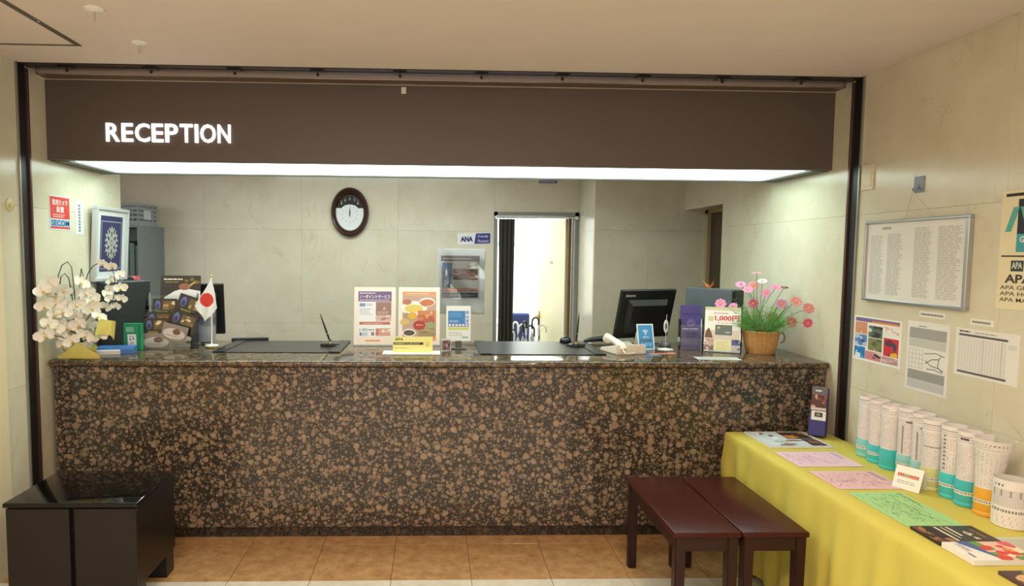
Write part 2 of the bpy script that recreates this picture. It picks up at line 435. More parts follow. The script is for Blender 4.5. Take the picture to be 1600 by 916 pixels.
# ------------------------------------------------------------------ fascia with light box
FAS = mat('fascia_brown', (90, 78, 73), .42, noise=.05, nscale=40)
hd = thing('reception_fascia', 'dark brown fascia box with glowing white letters and lit underside over counter', 'sign', (0, 3.684, 2.1136))
B(FAS).box(XL+.001, XR-.001, 0, .03, 0, .4315).obj('front_panel', hd)
B(mat('fascia_edge', (66, 60, 54), .45)).box(XL+.001, XR-.001, .03, .045, 0, .03).box(XL+.001, XR-.001, .60, .625, -.004, .04).box(XL+.001, XL+.10, .03, .60, -.004, .02).box(XR-.10, XR-.001, .03, .60, -.004, .02).obj('underside_frame', hd)
B(FAS).box(XL+.001, XR-.001, .60, .625, .04, .4315).obj('rear_panel', hd)
B(mat('light_diffuser', (226, 255, 244), .5, emit=4.8)).box(XL+.10, XR-.10, .046, .60, .006, .016).obj('light_panel', hd)
def letter(ch, x0, x1, z0, z1):
    me, a0, a1, b0, b1 = text_mesh(ch, .012)
    b = B(mat('glowing_letter', (255, 255, 255), .4, emit=2.2)); k = (x1-x0)/(a1-a0); q = (z1-z0)/(b1-b0)
    M = Matrix.Translation((x0-a0*k, z0-b0*q, 0)) @ Matrix.Diagonal((k, q, 0, 1))
    for lay in (0, .008):
        b.add_mesh(me, Matrix.Translation((0, 0, lay)) @ M)
    # side walls from boundary edges
    es = {}
    for p in me.polygons:
        vs = list(p.vertices)
        for i in range(len(vs)):
            e = (vs[i], vs[(i+1) % len(vs)])
            if (e[1], e[0]) in es: es.pop((e[1], e[0]))
            else: es[e] = 1
    for i, j in es:
        A, C = M @ me.vertices[i].co, M @ me.vertices[j].co
        b.poly([A, C, C+Vector((0, 0, .008)), A+Vector((0, 0, .008))])
    return b.obj('letter', hd, (0, 0, 0), FRONT, recalc=False)
def letters():
    w_ = [.98, .82, 1.06, .82, .92, .92, .24, 1.12, .94]; gap = .17
    tot = sum(w_)+gap*8; L0, L1 = -1.791, -1.118; k = (L1-L0)/tot; x = L0
    for ch, ww in zip('RECEPTION', w_):
        letter(ch, x, x+ww*k, 2.217-2.1136, 2.316-2.1136); x += (ww+gap)*k
letters()
tag(Sheet(.026, .036, (226, 216, 210)).obj('fascia_label', None, (-.181, 3.684, 2.500), FRONT), 'tiny blank white label stuck on top edge of brown fascia', 'label')

# ------------------------------------------------------------------ reception counter
ct = thing('reception_counter', 'long polished brown granite reception counter with rounded top edge', 'counter', (0, 0, 0))
CX0, CX1 = -2.098, 2.257
bx = [CX0+.008+(CX1-CX0-.012)*k/6 for k in range(7)]
for i in range(6):
    B(GRAN).box(bx[i]+.0003, bx[i+1]-.0003, 3.634, 3.664, .062, .942, .0004).obj('front_slab', ct)
    B(GRANDARK).box(bx[i]+.0006, bx[i+1]-.0006, 3.648, 3.668, 0, .0615, .001).obj('plinth_slab', ct)
B(GRAN).box(bx[0], bx[-1], 3.628, 3.66, .943, .982, .004, 2).obj('moulding', ct)
B(mat('counter_core', (60, 50, 42), .7)).box(bx[0], bx[-1], 3.665, 4.40, 0, .98).obj('core', ct)
b = B(GRANTOP)
pr = [(4.445, .983), (3.625, .983)] + [(3.6205-.0175*math.sin(R(a)), 1.0005-.0175*math.cos(R(a))) for a in range(0, 181, 20)] + [(4.445, 1.018)]
n = len(pr); va = [b.bm.verts.new((CX0, y, z)) for y, z in pr]; vb = [b.bm.verts.new((CX1, y, z)) for y, z in pr]
b._f(va); b._f(vb[::-1])
for i in range(n): b._f([va[i], va[(i+1) % n], vb[(i+1) % n], vb[i]])
b.obj('countertop', ct, smooth=40)
# ------------------------------------------------------------------ ceiling items
hk = thing('ceiling_hatch', 'square ceiling access hatch with dark metal frame beside white ceiling studs', 'hatch', (-1.938, 2.861, ZC))
HF = mat('hatch_frame', (104, 100, 92), .4, .4)
B(HF).box(-.30, .30, .284, .30, -.004, 0).box(-.30, .30, -.30, -.284, -.004, 0).box(.276, .30, -.284, .284, -.004, 0).box(-.176, -.16, -.284, .284, -.004, 0).obj('hatch_frame', hk)
B(CEIL).box(-.16, .276, -.284, .284, -.002, 0).obj('hatch_panel', hk)
B(CHROME).lathe([(0, -.0065), (.006, -.006), (.007, -.004)], 10, (.292, -.02, 0)).obj('hatch_lock', hk)
for (x, y), lb in zip(((-1.339, 2.684), (-1.346, 3.098)), ('round white ceiling stud farther from brown fascia', 'round white ceiling stud nearest the shutter rail')):
    t = thing('ceiling_stud', lb, 'stud', (x, y, ZC), group='white ceiling studs')
    B(WHITE).lathe([(.036, 0), (.037, -.004), (.032, -.010), (.012, -.014), (0, -.0145)], 24).obj('cap', t, smooth=40)
    B(mat('stud_pin', (205, 196, 188), .3, .4)).lathe([(.005, -.013), (.0045, -.045), (.006, -.05), (0, -.053)], 10).obj('pin', t)
for (x, y), lb in zip(((.86, 2.36), (-1.0, 1.5), (.9, 1.3)), ('recessed ceiling downlight closest to the fascia', 'recessed ceiling downlight over the left side of lobby', 'recessed ceiling downlight over the middle of lobby')):
    t = thing('downlight', lb, 'light', (x, y, ZC))
    B(WHITE).lathe([(.048, -.001), (.050, -.006), (.062, -.004), (.064, 0)], 28).obj('trim_ring', t, smooth=40)
    B(mat('downlight_lens', (255, 232, 190), .4, emit=14)).lathe([(0, -.003), (.048, -.003)], 24).obj('lens', t)
    l = bpy.data.lights.new('downlight_lamp', 'SPOT'); l.energy = 24; l.spot_size = R(140); l.spot_blend = .8; l.shadow_soft_size = .05; l.color = (1, .78, .54)
    lo = bpy.data.objects.new('downlight_lamp', l); lo.location = (0, 0, -.02); lo.parent = t; COL.objects.link(lo)

# ------------------------------------------------------------------ benches
BEN = mat('bench_mahogany', (62, 22, 22), .26, noise=.22, nscale=14, spec=.22)
BENL = mat('bench_mahogany_legs', (46, 21, 20), .4, spec=.3, noise=.15, nscale=14)
def bench(x0, lab):
    wd, dp, ht = .284, .69, .468
    t = thing('wooden_bench', lab, 'bench', (x0+wd/2, 2.605+dp/2, 0))
    B(BEN).box(-wd/2, wd/2, -dp/2, dp/2, ht-.024, ht, .006, 3).obj('seat', t, smooth=40)
    i = .008; lw = .046
    B(BENL).box(-wd/2+i+lw, wd/2-i-lw, -dp/2+i+.006, -dp/2+i+.028, ht-.085, ht-.024).obj('apron', t)
    B(BENL).box(-wd/2+i+lw, wd/2-i-lw, dp/2-i-.028, dp/2-i-.006, ht-.085, ht-.024).obj('apron', t)
    for s in (-1, 1):
        B(BENL).box(s*(wd/2-i-.028) if s < 0 else wd/2-i-.028, s*(wd/2-i-.006) if s < 0 else wd/2-i-.006, -dp/2+i+lw, dp/2-i-lw, ht-.085, ht-.024).obj('apron', t)
        for q in (-1, 1):
            cx, cy = s*(wd/2-i-lw/2), q*(dp/2-i-lw/2)
            b = B(BENL); h0 = lw/2; h1 = lw/2*.86
            va = [b.bm.verts.new((cx+sx*h1, cy+sy*h1, 0)) for sx, sy in ((-1, -1), (1, -1), (1, 1), (-1, 1))]
            vb = [b.bm.verts.new((cx+sx*h0, cy+sy*h0, ht-.024)) for sx, sy in ((-1, -1), (1, -1), (1, 1), (-1, 1))]
            b._f(va[::-1]); b._f(vb)
            for k in range(4): b._f([va[k], va[(k+1) % 4], vb[(k+1) % 4], vb[k]])
            bmesh.ops.bevel(b.bm, geom=[e for e in b.bm.edges if abs(e.verts[0].co.z-e.verts[1].co.z) > .1], offset=.004, segments=2, affect='EDGES')
            b.obj('leg', t)
bench(1.012, 'low dark red wooden bench standing away from the yellow cloth')
bench(1.302, 'low dark red wooden bench pushed against the yellow tablecloth')

# ------------------------------------------------------------------ black low cabinet
CB = mat('cabinet_dark_wood', (31, 25, 23), .4, noise=.25, nscale=9, spec=.3); CBS = mat('cabinet_side', (24, 20, 19), .3, noise=.2, nscale=9, spec=.3)
GLB = mat('black_gloss_top', (8, 9, 10), .06, spec=.35)
cb = thing('low_cabinet', 'low black cabinet with glossy top and two dark wood front panels', 'cabinet', (-1.588, 3.066, 0))
B(GLB).box(-.292, .290, -.222, .216, .489, .511, .007, 3).obj('top', cb, smooth=40)
B(CBS).box(-.284, .282, -.190, .210, .118, .489).obj('body', cb)
B(CB).box(-.282, -.009, -.214, -.190, .06, .483, .002).obj('front_panel', cb)
B(CB).box(.013, .282, -.214, -.190, .06, .483, .002).obj('front_panel', cb)
for x in (-.275, .185):
    for y in (-.205, .115): B(BLACK).box(x, x+.09, y if y > 0 else y+.016, y+.09, 0, .119).obj('foot', cb)

# ------------------------------------------------------------------ table with yellow cloth
TX0, TX1, TY0, TY1, TZ = 1.655, 2.222, .75, 3.56, .63
tb = thing('folding_table', 'long low table hidden under a yellow cloth along the wall', 'table', ((TX0+TX1)/2, (TY0+TY1)/2, 0))
B(mat('table_board', (140, 110, 80), .5)).box(-.275, .275, -1.397, 1.397, TZ-.03, TZ-.003).obj('tabletop', tb)
for sx in (-1, 1):
    for sy in (-1, 1): B(GREYM).tube([(sx*.235, sy*1.3, 0), (sx*.235, sy*1.3, TZ-.03)], .014).obj('leg', tb)
YEL = mat('yellow_cloth', (206, 192, 88), .75, noise=.05, nscale=6, bump=.05)
def cloth():
    b = B(YEL); per = []
    # path around the table top: left side (towards the aisle), far end, right side
    n1, n2 = 260, 60
    for i in range(n1+1): per.append((TX0, TY0+(TY1-TY0)*i/n1, -1, 0, i*(TY1-TY0)/n1))
    for i in range(1, n2+1): per.append((TX0+(TX1-TX0)*i/n2, TY1, 0, 1, TY1-TY0+i*(TX1-TX0)/n2))
    prof = [0, .006, .014, .03, .08, .16, .26, .38, .5, .62, .74, .86, .965]
    V = []
    for x, y, nx, ny, s in per:
        row = []
        near = max(0, 1-abs(s-(TY1-TY0))/.9)
        for k, v in enumerate(prof):
            z = TZ-v*TZ; r = min(1, v/.02)
            amp = v**.8
            wv = .016*math.sin(s*13+.9*math.sin(s*3.1)) + .014*math.sin(s*29+2*math.sin(s*5)) + .008*math.sin(s*51)
            fold = near*.035*math.sin((s*1.0+v*.55)*26)
            out = .006*r + min(.052, amp*max(.002, .034+wv+fold*.6))
            if ny: out = min(out*.5, .03)
            corner = 0
            row.append(b.bm.verts.new((x+nx*out, y+ny*out, z if k else TZ+.001)))
        V.append(row)
    for i in range(len(V)-1):
        for j in range(len(prof)-1): b._f([V[i][j], V[i+1][j], V[i+1][j+1], V[i][j+1]])
    # top and the short drop behind
    g = []
    for i in range(n1+1):
        y = TY0+(TY1-TY0)*i/n1
        row = [V[i][0]] + [b.bm.verts.new((TX0+(TX1-TX0)*k/8, y, TZ+.001+.0008*math.sin(k*2+y*7))) for k in range(1, 9)]
        row.append(b.bm.verts.new((TX1+.006, y, TZ-.006))); row.append(b.bm.verts.new((TX1+.010, y, TZ-.30)))
        g.append(row)
    for i in range(n1):
        for j in range(10): b._f([g[i][j], g[i+1][j], g[i+1][j+1], g[i][j+1]])
    bmesh.ops.remove_doubles(b.bm, verts=b.bm.verts, dist=.0004)
    o = b.obj('tablecloth', None, smooth=70)
    tag(o, 'bright yellow tablecloth draped to the floor over the long table', 'tablecloth')
cloth()

# ------------------------------------------------------------------ printed matter on the table
TT = TZ+.0024
def flat(sh, name, x0, y1, lab, cat, rz=0, group=None, z=TT):
    return tag(sh.obj(name, None, (x0, y1, z), (0, 0, R(-90+rz))), lab, cat, group)
s = Sheet(.285, .335, (222, 226, 232), .008, .25)
s.rect(.015, .02, .255, .295, (206, 216, 228), 0)
s.photo(.015, .17, .13, .145, [(60, 40, 30), (150, 92, 40), (200, 130, 50), (90, 60, 44)], 12)
s.photo(.15, .05, .12, .19, [(206, 216, 228), (150, 120, 100), (226, 232, 238), (180, 190, 200)], 10)
s.photo(.03, .03, .12, .12, [(206, 216, 228), (120, 90, 70), (90, 84, 90), (230, 236, 240)], 8)
s.photo(.15, .235, .12, .08, [(70, 46, 40), (130, 80, 60), (166, 110, 80), (40, 30, 30)], 8)
flat(s, 'magazine', 1.745, 3.535, 'glossy photo magazine lying at the counter end of yellow table', 'magazine')
def plan(col, inkc, wd, ht, n):
    s = Sheet(wd, ht, col, .001)
    s.rows(.015, ht*.86, wd*.5, ht*.09, 2, inkc, fill=.6)
    for i in range(n):
        x, y = random.uniform(.03, wd-.05), random.uniform(.03, ht*.8)
        a = random.choice((0, 0, 90, 35, -40)); l = random.uniform(.02, .08)
        x1, y1 = x+l*math.cos(R(a)), y+l*math.sin(R(a))
        s.line(x, y, min(wd-.012, max(.012, x1)), min(ht-.012, max(.012, y1)), .0012, inkc)
    for i in range(n//2): s.rect(random.uniform(.02, wd-.05), random.uniform(.02, ht*.8), random.uniform(.008, .024), .004, inkc)
    return s
flat(plan((232, 200, 216), (190, 152, 190), .232, .315, 60), 'leaflet', 1.73, 3.187, 'pink printed map leaflet lying next to the glossy photo magazine', 'leaflet')
flat(plan((230, 188, 194), (168, 126, 142), .232, .305, 60), 'leaflet', 1.735, 2.893, 'pink printed map leaflet lying next to the green leaflet', 'leaflet')
flat(plan((166, 212, 144), (112, 160, 114), .345, .228, 80), 'leaflet', 1.747, 2.625, 'green printed map leaflet on yellow table', 'leaflet')
s = Sheet(.14, .228, (38, 34, 38), .010, .3)
s.photo(.0, .0, .14, .07, [(40, 30, 28), (110, 70, 46), (160, 110, 70), (60, 40, 36)], 12, 0)
for k, xx in enumerate((.075, .10, .118)): s.rect(.012, xx, .115-.02*k, .009 if k != 1 else .005, (226, 214, 190), 3)
[s.line(*q, .006, (236, 228, 210), 3) for q in ((.05, .155, .075, .172), (.07, .165, .09, .152), (.088, .15, .112, .17), (.06, .15, .115, .158))]; s.rows(.03, .19, .08, .012, 1, (150, 140, 130))
flat(s, 'booklet', 1.747, 2.262, 'thin black booklet with white lettering beside the green leaflet', 'booklet')
s = Sheet(.135, .225, (232, 230, 230), .018, .3)
s.photo(.0, .09, .135, .135, [(214, 72, 64), (230, 140, 60), (240, 220, 190), (110, 150, 70), (220, 96, 110)], 20, 0, (232, 190, 180))
s.shape([(.0, .045), (.0, .09), (.125, .10)], (70, 100, 160), 4); s.rect(.085, .02, .03, .005, (60, 60, 70), 4); s.rows(.015, .03, .06, .02, 2, (150, 150, 160))
flat(s, 'magazine', 1.745, 2.112, 'white magazine with red and orange flower cover beside the black booklet', 'magazine')
s = Sheet(.17, .22, (86, 60, 70), .010, .3); s.photo(0, 0, .17, .22, [(86, 60, 70), (170, 80, 70), (120, 150, 80), (210, 170, 120), (60, 40, 50)], 22, 0)
flat(s, 'booklet', 1.777, 1.924, 'purple edged booklet with flower photo cover beside the white flower magazine', 'booklet')
s = Sheet(.22, .2, (206, 204, 186), .001); s.rows(.02, .02, .18, .16, 12, (170, 168, 156), fill=.25)
flat(s, 'leaflet', 1.985, 2.185, 'pale grey sheet lying beside the white wrapped cup', 'leaflet')

# timetable cups
def tint_plastic(name, rgb, tr):
    m = mat(name, rgb, .25); return m
CUPC = [(136, 208, 208), (70, 196, 212), (66, 194, 200), (146, 208, 206), (156, 208, 208), (216, 208, 150), (72, 200, 208), (70, 188, 202), (232, 172, 66), (226, 222, 212)]
CUPN = ['pale teal', 'bright teal', 'sea green', 'pale teal', 'pale aqua', 'pale yellow', 'bright teal', 'teal', 'orange', 'white']
PTS = [(2.039, 2.936), (2.029, 2.843), (2.023, 2.755), (2.040, 2.672), (2.040, 2.587), (2.015, 2.499), (2.026, 2.411), (2.02, 2.328), (2.02, 2.238), (2.019, 2.14)]
ROLLW = mat('timetable_paper', (232, 224, 222), .6)
def arc(b, r, a0, a1, z0, z1, m, n=3):
    b.use(m)
    for i in range(n):
        p, q = a0+(a1-a0)*i/n, a0+(a1-a0)*(i+1)/n
        b.poly([(r(z0)*math.cos(p), r(z0)*math.sin(p), z0), (r(z0)*math.cos(q), r(z0)*math.sin(q), z0), (r(z1)*math.cos(q), r(z1)*math.sin(q), z1), (r(z1)*math.cos(p), r(z1)*math.sin(p), z1)])
CUPL = ['pale teal plastic cup at the shutter post end of the cup row', 'bright teal plastic cup second from the shutter post', 'sea green plastic cup third from the shutter post', 'pale teal plastic cup fourth from the shutter post behind small white card', 'pale aqua plastic cup just behind the small white card', 'pale yellow plastic cup holding a rolled timetable', 'bright teal plastic cup next to the pale yellow cup', 'teal plastic cup between a teal cup and the orange cup', 'orange plastic cup holding a wide curled timetable', 'short white cup wrapped in a printed timetable beside orange cup']
ROLLL = ['rolled white timetable in the cup nearest the shutter post', 'rolled white timetable in the second cup from the shutter post', 'rolled white timetable in the sea green cup', 'rolled white timetable with dark bar in the fourth cup from shutter post', 'rolled white timetable with dark bar in the pale aqua cup', 'rolled white timetable in the pale yellow cup', 'rolled white timetable in the teal cup beside the pale yellow cup', 'rolled white timetable in the teal cup beside the orange cup', 'wide curled white timetable flaring out of the orange cup']
for i, (px, py) in enumerate(PTS):
    cx, cy = px*1.053+.020, py*1.053+.036
    r0 = .0440 if i < 9 else .056
    hc = [.090, .088, .096, .096, .096, .098, .104, .106, .108, .175][i]
    g = (math.atan2(-cy, -cx)) % (2*math.pi)
    t = thing('plastic_cup', CUPL[i], 'cup', (cx, cy, TZ+.0018), group='row of timetable cups')
    cm = mat('cup_plastic_%d' % i, CUPC[i], .22)
    B(cm).lathe([(0, 0), (r0-.003, 0), (r0, .004), (r0, .016), (r0-.0012, .0175), (r0, .019), (r0, hc), (r0-.0015, hc), (r0-.0015, .006), (0, .006)], 32).obj('body', t, smooth=40)
    tp = B(PAPER); rr = lambda z: r0+.0008
    zt = hc*.46 if i < 9 else .056
    if i not in (2,):
        arc(tp, rr, g-1.25, g+1.25, zt, zt+(.014 if i < 9 else .018), PAPER, 12)
        a = g-1.15
        while a < g+1.15:
            wd = random.uniform(.10, .20)
            arc(tp, lambda z: r0+.0013, a, a+wd*.6, zt+.004, zt+(.0115 if i < 9 else .0145), ink((128, 124, 124)), 2); a += wd
        tp.obj('label_tape', t, recalc=False)
    if i == 9:
        wr = B(ROLLW); arc(wr, lambda z: r0+.0004, g-2.4, g+2.4, .004, hc+.004, ROLLW, 30)
        k1 = lambda z: r0+.0007
        for q in range(11):
            z = .082+q*.0058
            if z > .148: break
            a = g-1.2
            while a < g+1.2:
                arc(wr, k1, a, a+.07, z, z+.0028, ink((170, 166, 168)), 1); a += .10
        for q in range(5):
            a = g-1.1+q*.5; arc(wr, k1, a, a+.12, .118, .142, ink((150, 146, 150)), 1)
        arc(wr, k1, g-1.0, g-.45, .154, .162, ink((90, 86, 90)), 2)
        for q in range(6):
            arc(wr, k1, g-1.1, g+random.uniform(.2, 1.0), .012+q*.006, .0145+q*.006, ink((180, 176, 176)), 4)
        wr.obj('timetable_wrap', t, recalc=False)
        continue
    # rolled timetable standing in the cup
    hp = [.303, .304, .302, .31, .305, .302, .30, .30, .305][i]
    rp = r0-.0025; fl_ = [0, .02, .02, .05, .05, .06, .08, .02, .50][i]
    rf = lambda z: rp*(1+fl_*max(0, z-.09)/.21*max(0, (z-.09)/.21))
    b = B(ROLLW); nseg = 44; nz = 7
    sp0 = g+math.pi*.55; turn = 2*math.pi*1.12 if i != 8 else 2*math.pi*.80
    if i == 8: sp0 = g-turn*.62
    def pt(u, v):
        a = sp0+u*turn; z = .008+v*(hp-.008)
        r = rf(z)-(.0022*(1-u) if i != 8 else 0)
        return (r*math.cos(a), r*math.sin(a), z)
    b.grid(pt, nseg, nz)
    k1 = lambda z: rf(z)+.0006
    def pr_(a0, a1, z0, z1, c, n=3): arc(b, k1, a0, a1, z0, z1, ink(c), n)
    ztop = hp-.02
    for q in range(3): pr_(g-1.1, g-1.1+random.uniform(.8, 1.9), ztop-q*.010, ztop-q*.010+.0032, [(158, 152, 156), (196, 190, 194), (200, 196, 198)][q], 6)
    lo = hc+.004; z = ztop-.036; rowp = random.choice((.0062, .0074))
    light = (202, 196, 197)
    while z > lo:
        a = g-1.25
        step = [.16, .22, .13, .18, .20, .14, .24, .17, .30][i]
        while a < g+1.2:
            if random.random() < .93: pr_(a, a+step*random.uniform(.45, .8), z, z+rowp*.42, (light if random.random() < .8 else (176, 170, 174)), 1)
            a += step
        z -= rowp
    if i in (3, 4):
        pr_(g-.62, g-.48, lo, ztop-.06, (140, 136, 140), 1); pr_(g-.3, g+.5, ztop-.045, ztop-.038, (60, 54, 58), 4)
    if i in (5,): pr_(g-.9, g+1., hp*.62, hp*.62+.003, (110, 104, 108), 5)
    if i == 7: pr_(g-.8, g-.1, ztop-.012, ztop-.004, (60, 54, 58), 4)
    if i == 8: pr_(g-.2, g+.9, ztop-.003, ztop+.003, (70, 64, 70), 5)
    if i == 6:
        for q in range(9): pr_(g-.9, g-.66, lo+.012+q*.017, lo+.02+q*.017, (104, 98, 104), 1)
    if i == 8:
        for v in b.bm.verts:
            q = max(0, (v.co.z-.1)/.2)**2; v.co.y -= .026*q; v.co.x -= .008*q
    o = b.obj('rolled_timetable', None, (cx, cy, TZ+.0018), smooth=60, recalc=False)
    tag(o, ROLLL[i], 'timetable', 'rolled timetables in the cups')

# small tent card
tc = thing('tent_card', 'small white tent card with red lettering before the cups', 'card', (2.045, 2.668, TZ+.0018), (0, 0, R(-62)))
s = Sheet(.106, .098, (240, 234, 226), .0012)
x = .012
for k in range(9):
    c = (200, 60, 50) if k not in (3, 4) else (130, 160, 70)
    s.rect(x, .052, .0075, .014, c, 1); s.rect(x+.001, .056, .005, .002, (240, 200, 190), 2); x += .0092
s.rows(.015, .022, .075, .016, 2, (150, 150, 150), fill=.35)
s.obj('front_face', tc, (-.053, -.03, 0), (R(68), 0, 0))
B(PAPER).box(-.053, .053, 0, .0012, 0, .098).obj('back_face', tc, (0, .042, .0), (R(22), 0, 0))

# purple brochure rack leaning in the corner
rk = thing('brochure_rack', 'dark blue cardboard brochure rack leaning between counter and wall post', 'rack', (2.118, 3.462, TZ+.009), (R(-10), 0, R(-38)))
IND = mat('indigo_card', (52, 44, 120), .45)
b = B(IND).box(-.042, .042, -.035, -.032, 0, .115).box(-.042, -.039, -.035, .035, 0, .15).box(.039, .042, -.035, .035, 0, .15).box(-.042, .042, -.035, .035, 0, .003).box(-.042, .042, .032, .035, 0, .262)
b.obj('body', rk)
s = Sheet(.07, .05, (226, 226, 226), .001); s.rect(.016, .018, .038, .024, (40, 34, 34), 1); s.rect(.024, .024, .02, .012, (150, 140, 120), 2)
s.obj('front_sticker', rk, (-.03, -.0362, .085), FRONT)
s = Sheet(.076, .16, (40, 28, 34), .006, .3)
s.photo(0, .04, .076, .075, [(80, 40, 36), (130, 70, 56), (200, 150, 130), (60, 30, 30)], 10, 0)
s.rows(.018, .132, .04, .01, 1, (230, 222, 214), fill=.8); s.rect(0, .03, .076, .014, (214, 200, 196), 3); s.rows(.02, .012, .04, .01, 1, (140, 140, 200))
br_ = s.obj('brochure', None, (0, 0, 0))
br_.matrix_world = Matrix.Translation((2.118, 3.462, TZ+.009)) @ Euler((R(-10), 0, R(-38))).to_matrix().to_4x4() @ Matrix.Translation((-.038, -.012, .108)) @ Euler((R(84), 0, 0)).to_matrix().to_4x4()
tag(br_, 'dark brown photo brochure standing in the blue cardboard rack', 'brochure')

# ------------------------------------------------------------------ on the left wall
s = Sheet(.205, .19, (214, 214, 218), .002)
s.rect(.006, .062, .193, .122, (206, 50, 44), 0); s.rect(.006, .006, .193, .012, (206, 50, 44), 0); s.rect(.006, .018, .193, .040, (150, 190, 214), 0)
s.text('監視カメラ', .028, .138, .15, .032, (244, 236, 230), 2, .01); s.text('設置', .066, .098, .075, .034, (244, 236, 230), 2, .01)
s.rows(.03, .068, .145, .022, 2, (238, 214, 208), 2, .35)
s.text('SECOM', .014, .022, .176, .032, (30, 40, 110), 2, .02)
tag(s.obj('security_sign', None, (XL, 3.685, 1.735), LEFTWALL), 'red and blue security camera sign on the marble wall', 'sign')
s = Sheet(.088, .205, (216, 222, 222), .002)
for k in range(9): s.rect(.032, .165-k*.0185, .022, .012, (70, 76, 84), 1); s.rect(.038, .169-k*.0185, .009, .003, (216, 222, 222), 2)
tag(s.obj('notice_strip', None, (XL, 3.945, 1.715), LEFTWALL), 'narrow white notice strip with vertical print beside red sign', 'notice')
pf = thing('framed_picture', 'silver framed navy picture with ornate pale crest hung on left wall', 'picture', (XL+.001, 4.085, 1.428), (0, R(3.5), 0))
b = B(mat('pale_silver_frame', (206, 208, 210), .3, .35)); W_, H_ = .425, .47
for y0, y1, z0, z1 in ((0, W_, 0, .022), (0, W_, H_-.022, H_), (0, .022, .022, H_-.022), (W_-.022, W_, .022, H_-.022)): b.box(0, .034, y0, y1, z0, z1, .003)
b.obj('frame', pf)
s = Sheet(W_-.04, H_-.04, (214, 216, 216), .002); cw, ch = W_-.04, H_-.04
s.rect(.05, .04, cw-.10, ch-.075, (38, 41, 88), 0); 
for k, cc in ((.062, (150, 150, 176)), (.068, (38, 41, 88))): s.rect(k, k-.006, cw-2*k, ch-2*k+.012-.012, cc, 1 if k < .065 else 2)
cx, cy = cw/2, ch*.52
CR = (184, 180, 168)
for a in range(0, 360, 60):
    ca, sa = math.cos(R(a+90)), math.sin(R(a+90))
    P = lambda r, q: (cx+(r*ca-q*sa)*1.05, cy+(r*sa+q*ca)*1.3)
    s.shape([P(.02, -.012), P(.055, -.016), P(.088, 0), P(.055, .016), P(.02, .012)], CR, 4)
    s.shape([P(.03, -.006), P(.05, -.008), P(.066, 0), P(.05, .008), P(.03, .006)], (38, 41, 88), 5)
    for q in (-1, 1):
        s.shape([P(.045, q*.012), P(.07, q*.034), P(.078, q*.026), P(.06, q*.010)], CR, 4)
        s.shape([P(.028, q*.014), P(.04, q*.034), P(.05, q*.03), P(.04, q*.010)], CR, 4)
s.oval(cx, cy, .022, .034, CR, 6); s.oval(cx, cy, .014, .024, (90, 90, 130), 7); s.oval(cx, cy, .007, .014, CR, 8)
s.rows(cx-.05, .07, .1, .014, 1, (120, 120, 160), 4)
s.obj('print', pf, (.018, .02, .02), LEFTWALL)
wp = thing('wall_plate', 'small round cream wall plate beside the dark shutter post', 'plate', (XL, 3.345, 1.843), (0, R(90), 0))
B(mat('cream_plastic', (206, 190, 140), .4)).lathe([(0, .008), (.026, .008), (.032, .005), (.033, 0)], 24).obj('cap', wp, smooth=40)
B(mat('cream_plastic', (206, 190, 140), .4)).lathe([(.008, .008), (.010, .011), (0, .012)], 16).obj('knob', wp)

# ------------------------------------------------------------------ on the right wall
sw = thing('switch_plate', 'blank cream switch plate on right wall beside shutter post', 'plate', (XR, 3.365, 2.037))
B(mat('switch_cream', (214, 200, 168), .35)).box(-.008, 0, -.047, .047, -.068, .068, .003, 2).obj('cover', sw)
B(mat('switch_cream', (214, 200, 168), .35)).box(-.010, -.007, -.03, .03, -.05, .05, .001).obj('insert', sw)
hk_ = thing('adhesive_hook', 'grey blue adhesive wall hook carrying the framed notice', 'hook', (XR, 3.0, 1.96))
HKM = mat('hook_grey', (128, 140, 156), .35)
B(HKM).box(-.006, 0, -.032, .032, -.036, .038, .003, 2).obj('plate', hk_)
B(HKM).tube([(-.005, 0, .0), (-.014, 0, -.02), (-.022, 0, -.032), (-.03, 0, -.026), (-.032, 0, -.016)], .005).obj('prong', hk_)
nf = thing('framed_notice', 'wide silver framed notice of small print hanging from a hook', 'picture', (XR, 3.34, 1.398))
FW, FH = .665, .405
b = B(SILVER)
for u0, u1, z0, z1 in ((0, FW, 0, .012), (0, FW, FH-.012, FH), (0, .012, .012, FH-.012), (FW-.020, FW, .012, FH-.012)): b.box(-.024, 0, -u1, -u0, z0, z1, .002)
b.obj('frame', nf)
s = Sheet(FW-.03, FH-.022, (226, 222, 216), .002, .4); sw_, sh_ = FW-.03, FH-.022
[s.rect(.11+.016*k, sh_-.034, .010, .013, (140, 136, 136), 1) for k in range(4)]
for x0, x1, yt in ((.025, .128, .06), (.15, .26, .055), (.33, .445, .03), (.475, .615, .03)):
    s.rows(x0, .025, x1-x0, sh_-yt-.025, 46, (176, 170, 168), 1, .42, .03, .25)
s.obj('printed_sheet', nf, (-.010, -.012, .011), RIGHTWALL)
B(mat('white_string', (200, 190, 170), .8)).tube([(-.012, -.27, FH-.004), (-.03, -.338, .531), (-.012, -.46, FH-.004)], .0014, 6).obj('string', nf)
s = Sheet(.28, .465, (228, 216, 180), .0015)
s.rect(.018, .442, .244, .012, (40, 36, 34), 0)
s.rect(.075, .225, .13, .205, (34, 30, 36), 0); s.rect(.075, .225, .13, .07, (64, 158, 166), 1)
TE = (84, 172, 158)
s.shape([(.022, .305), (.055, .40), (.082, .40), (.049, .305)], TE, 3); s.shape([(.085, .40), (.11, .40), (.145, .30), (.118, .30)], TE, 3)
s.shape([(.15, .305), (.183, .40), (.21, .40), (.177, .305)], TE, 3); s.shape([(.213, .40), (.238, .40), (.262, .30), (.236, .30)], TE, 3)
s.text('GROUP', .09, .262, .10, .024, (236, 236, 226), 4, .02)
s.rect(.012, .206, .256, .006, (50, 44, 42), 0)
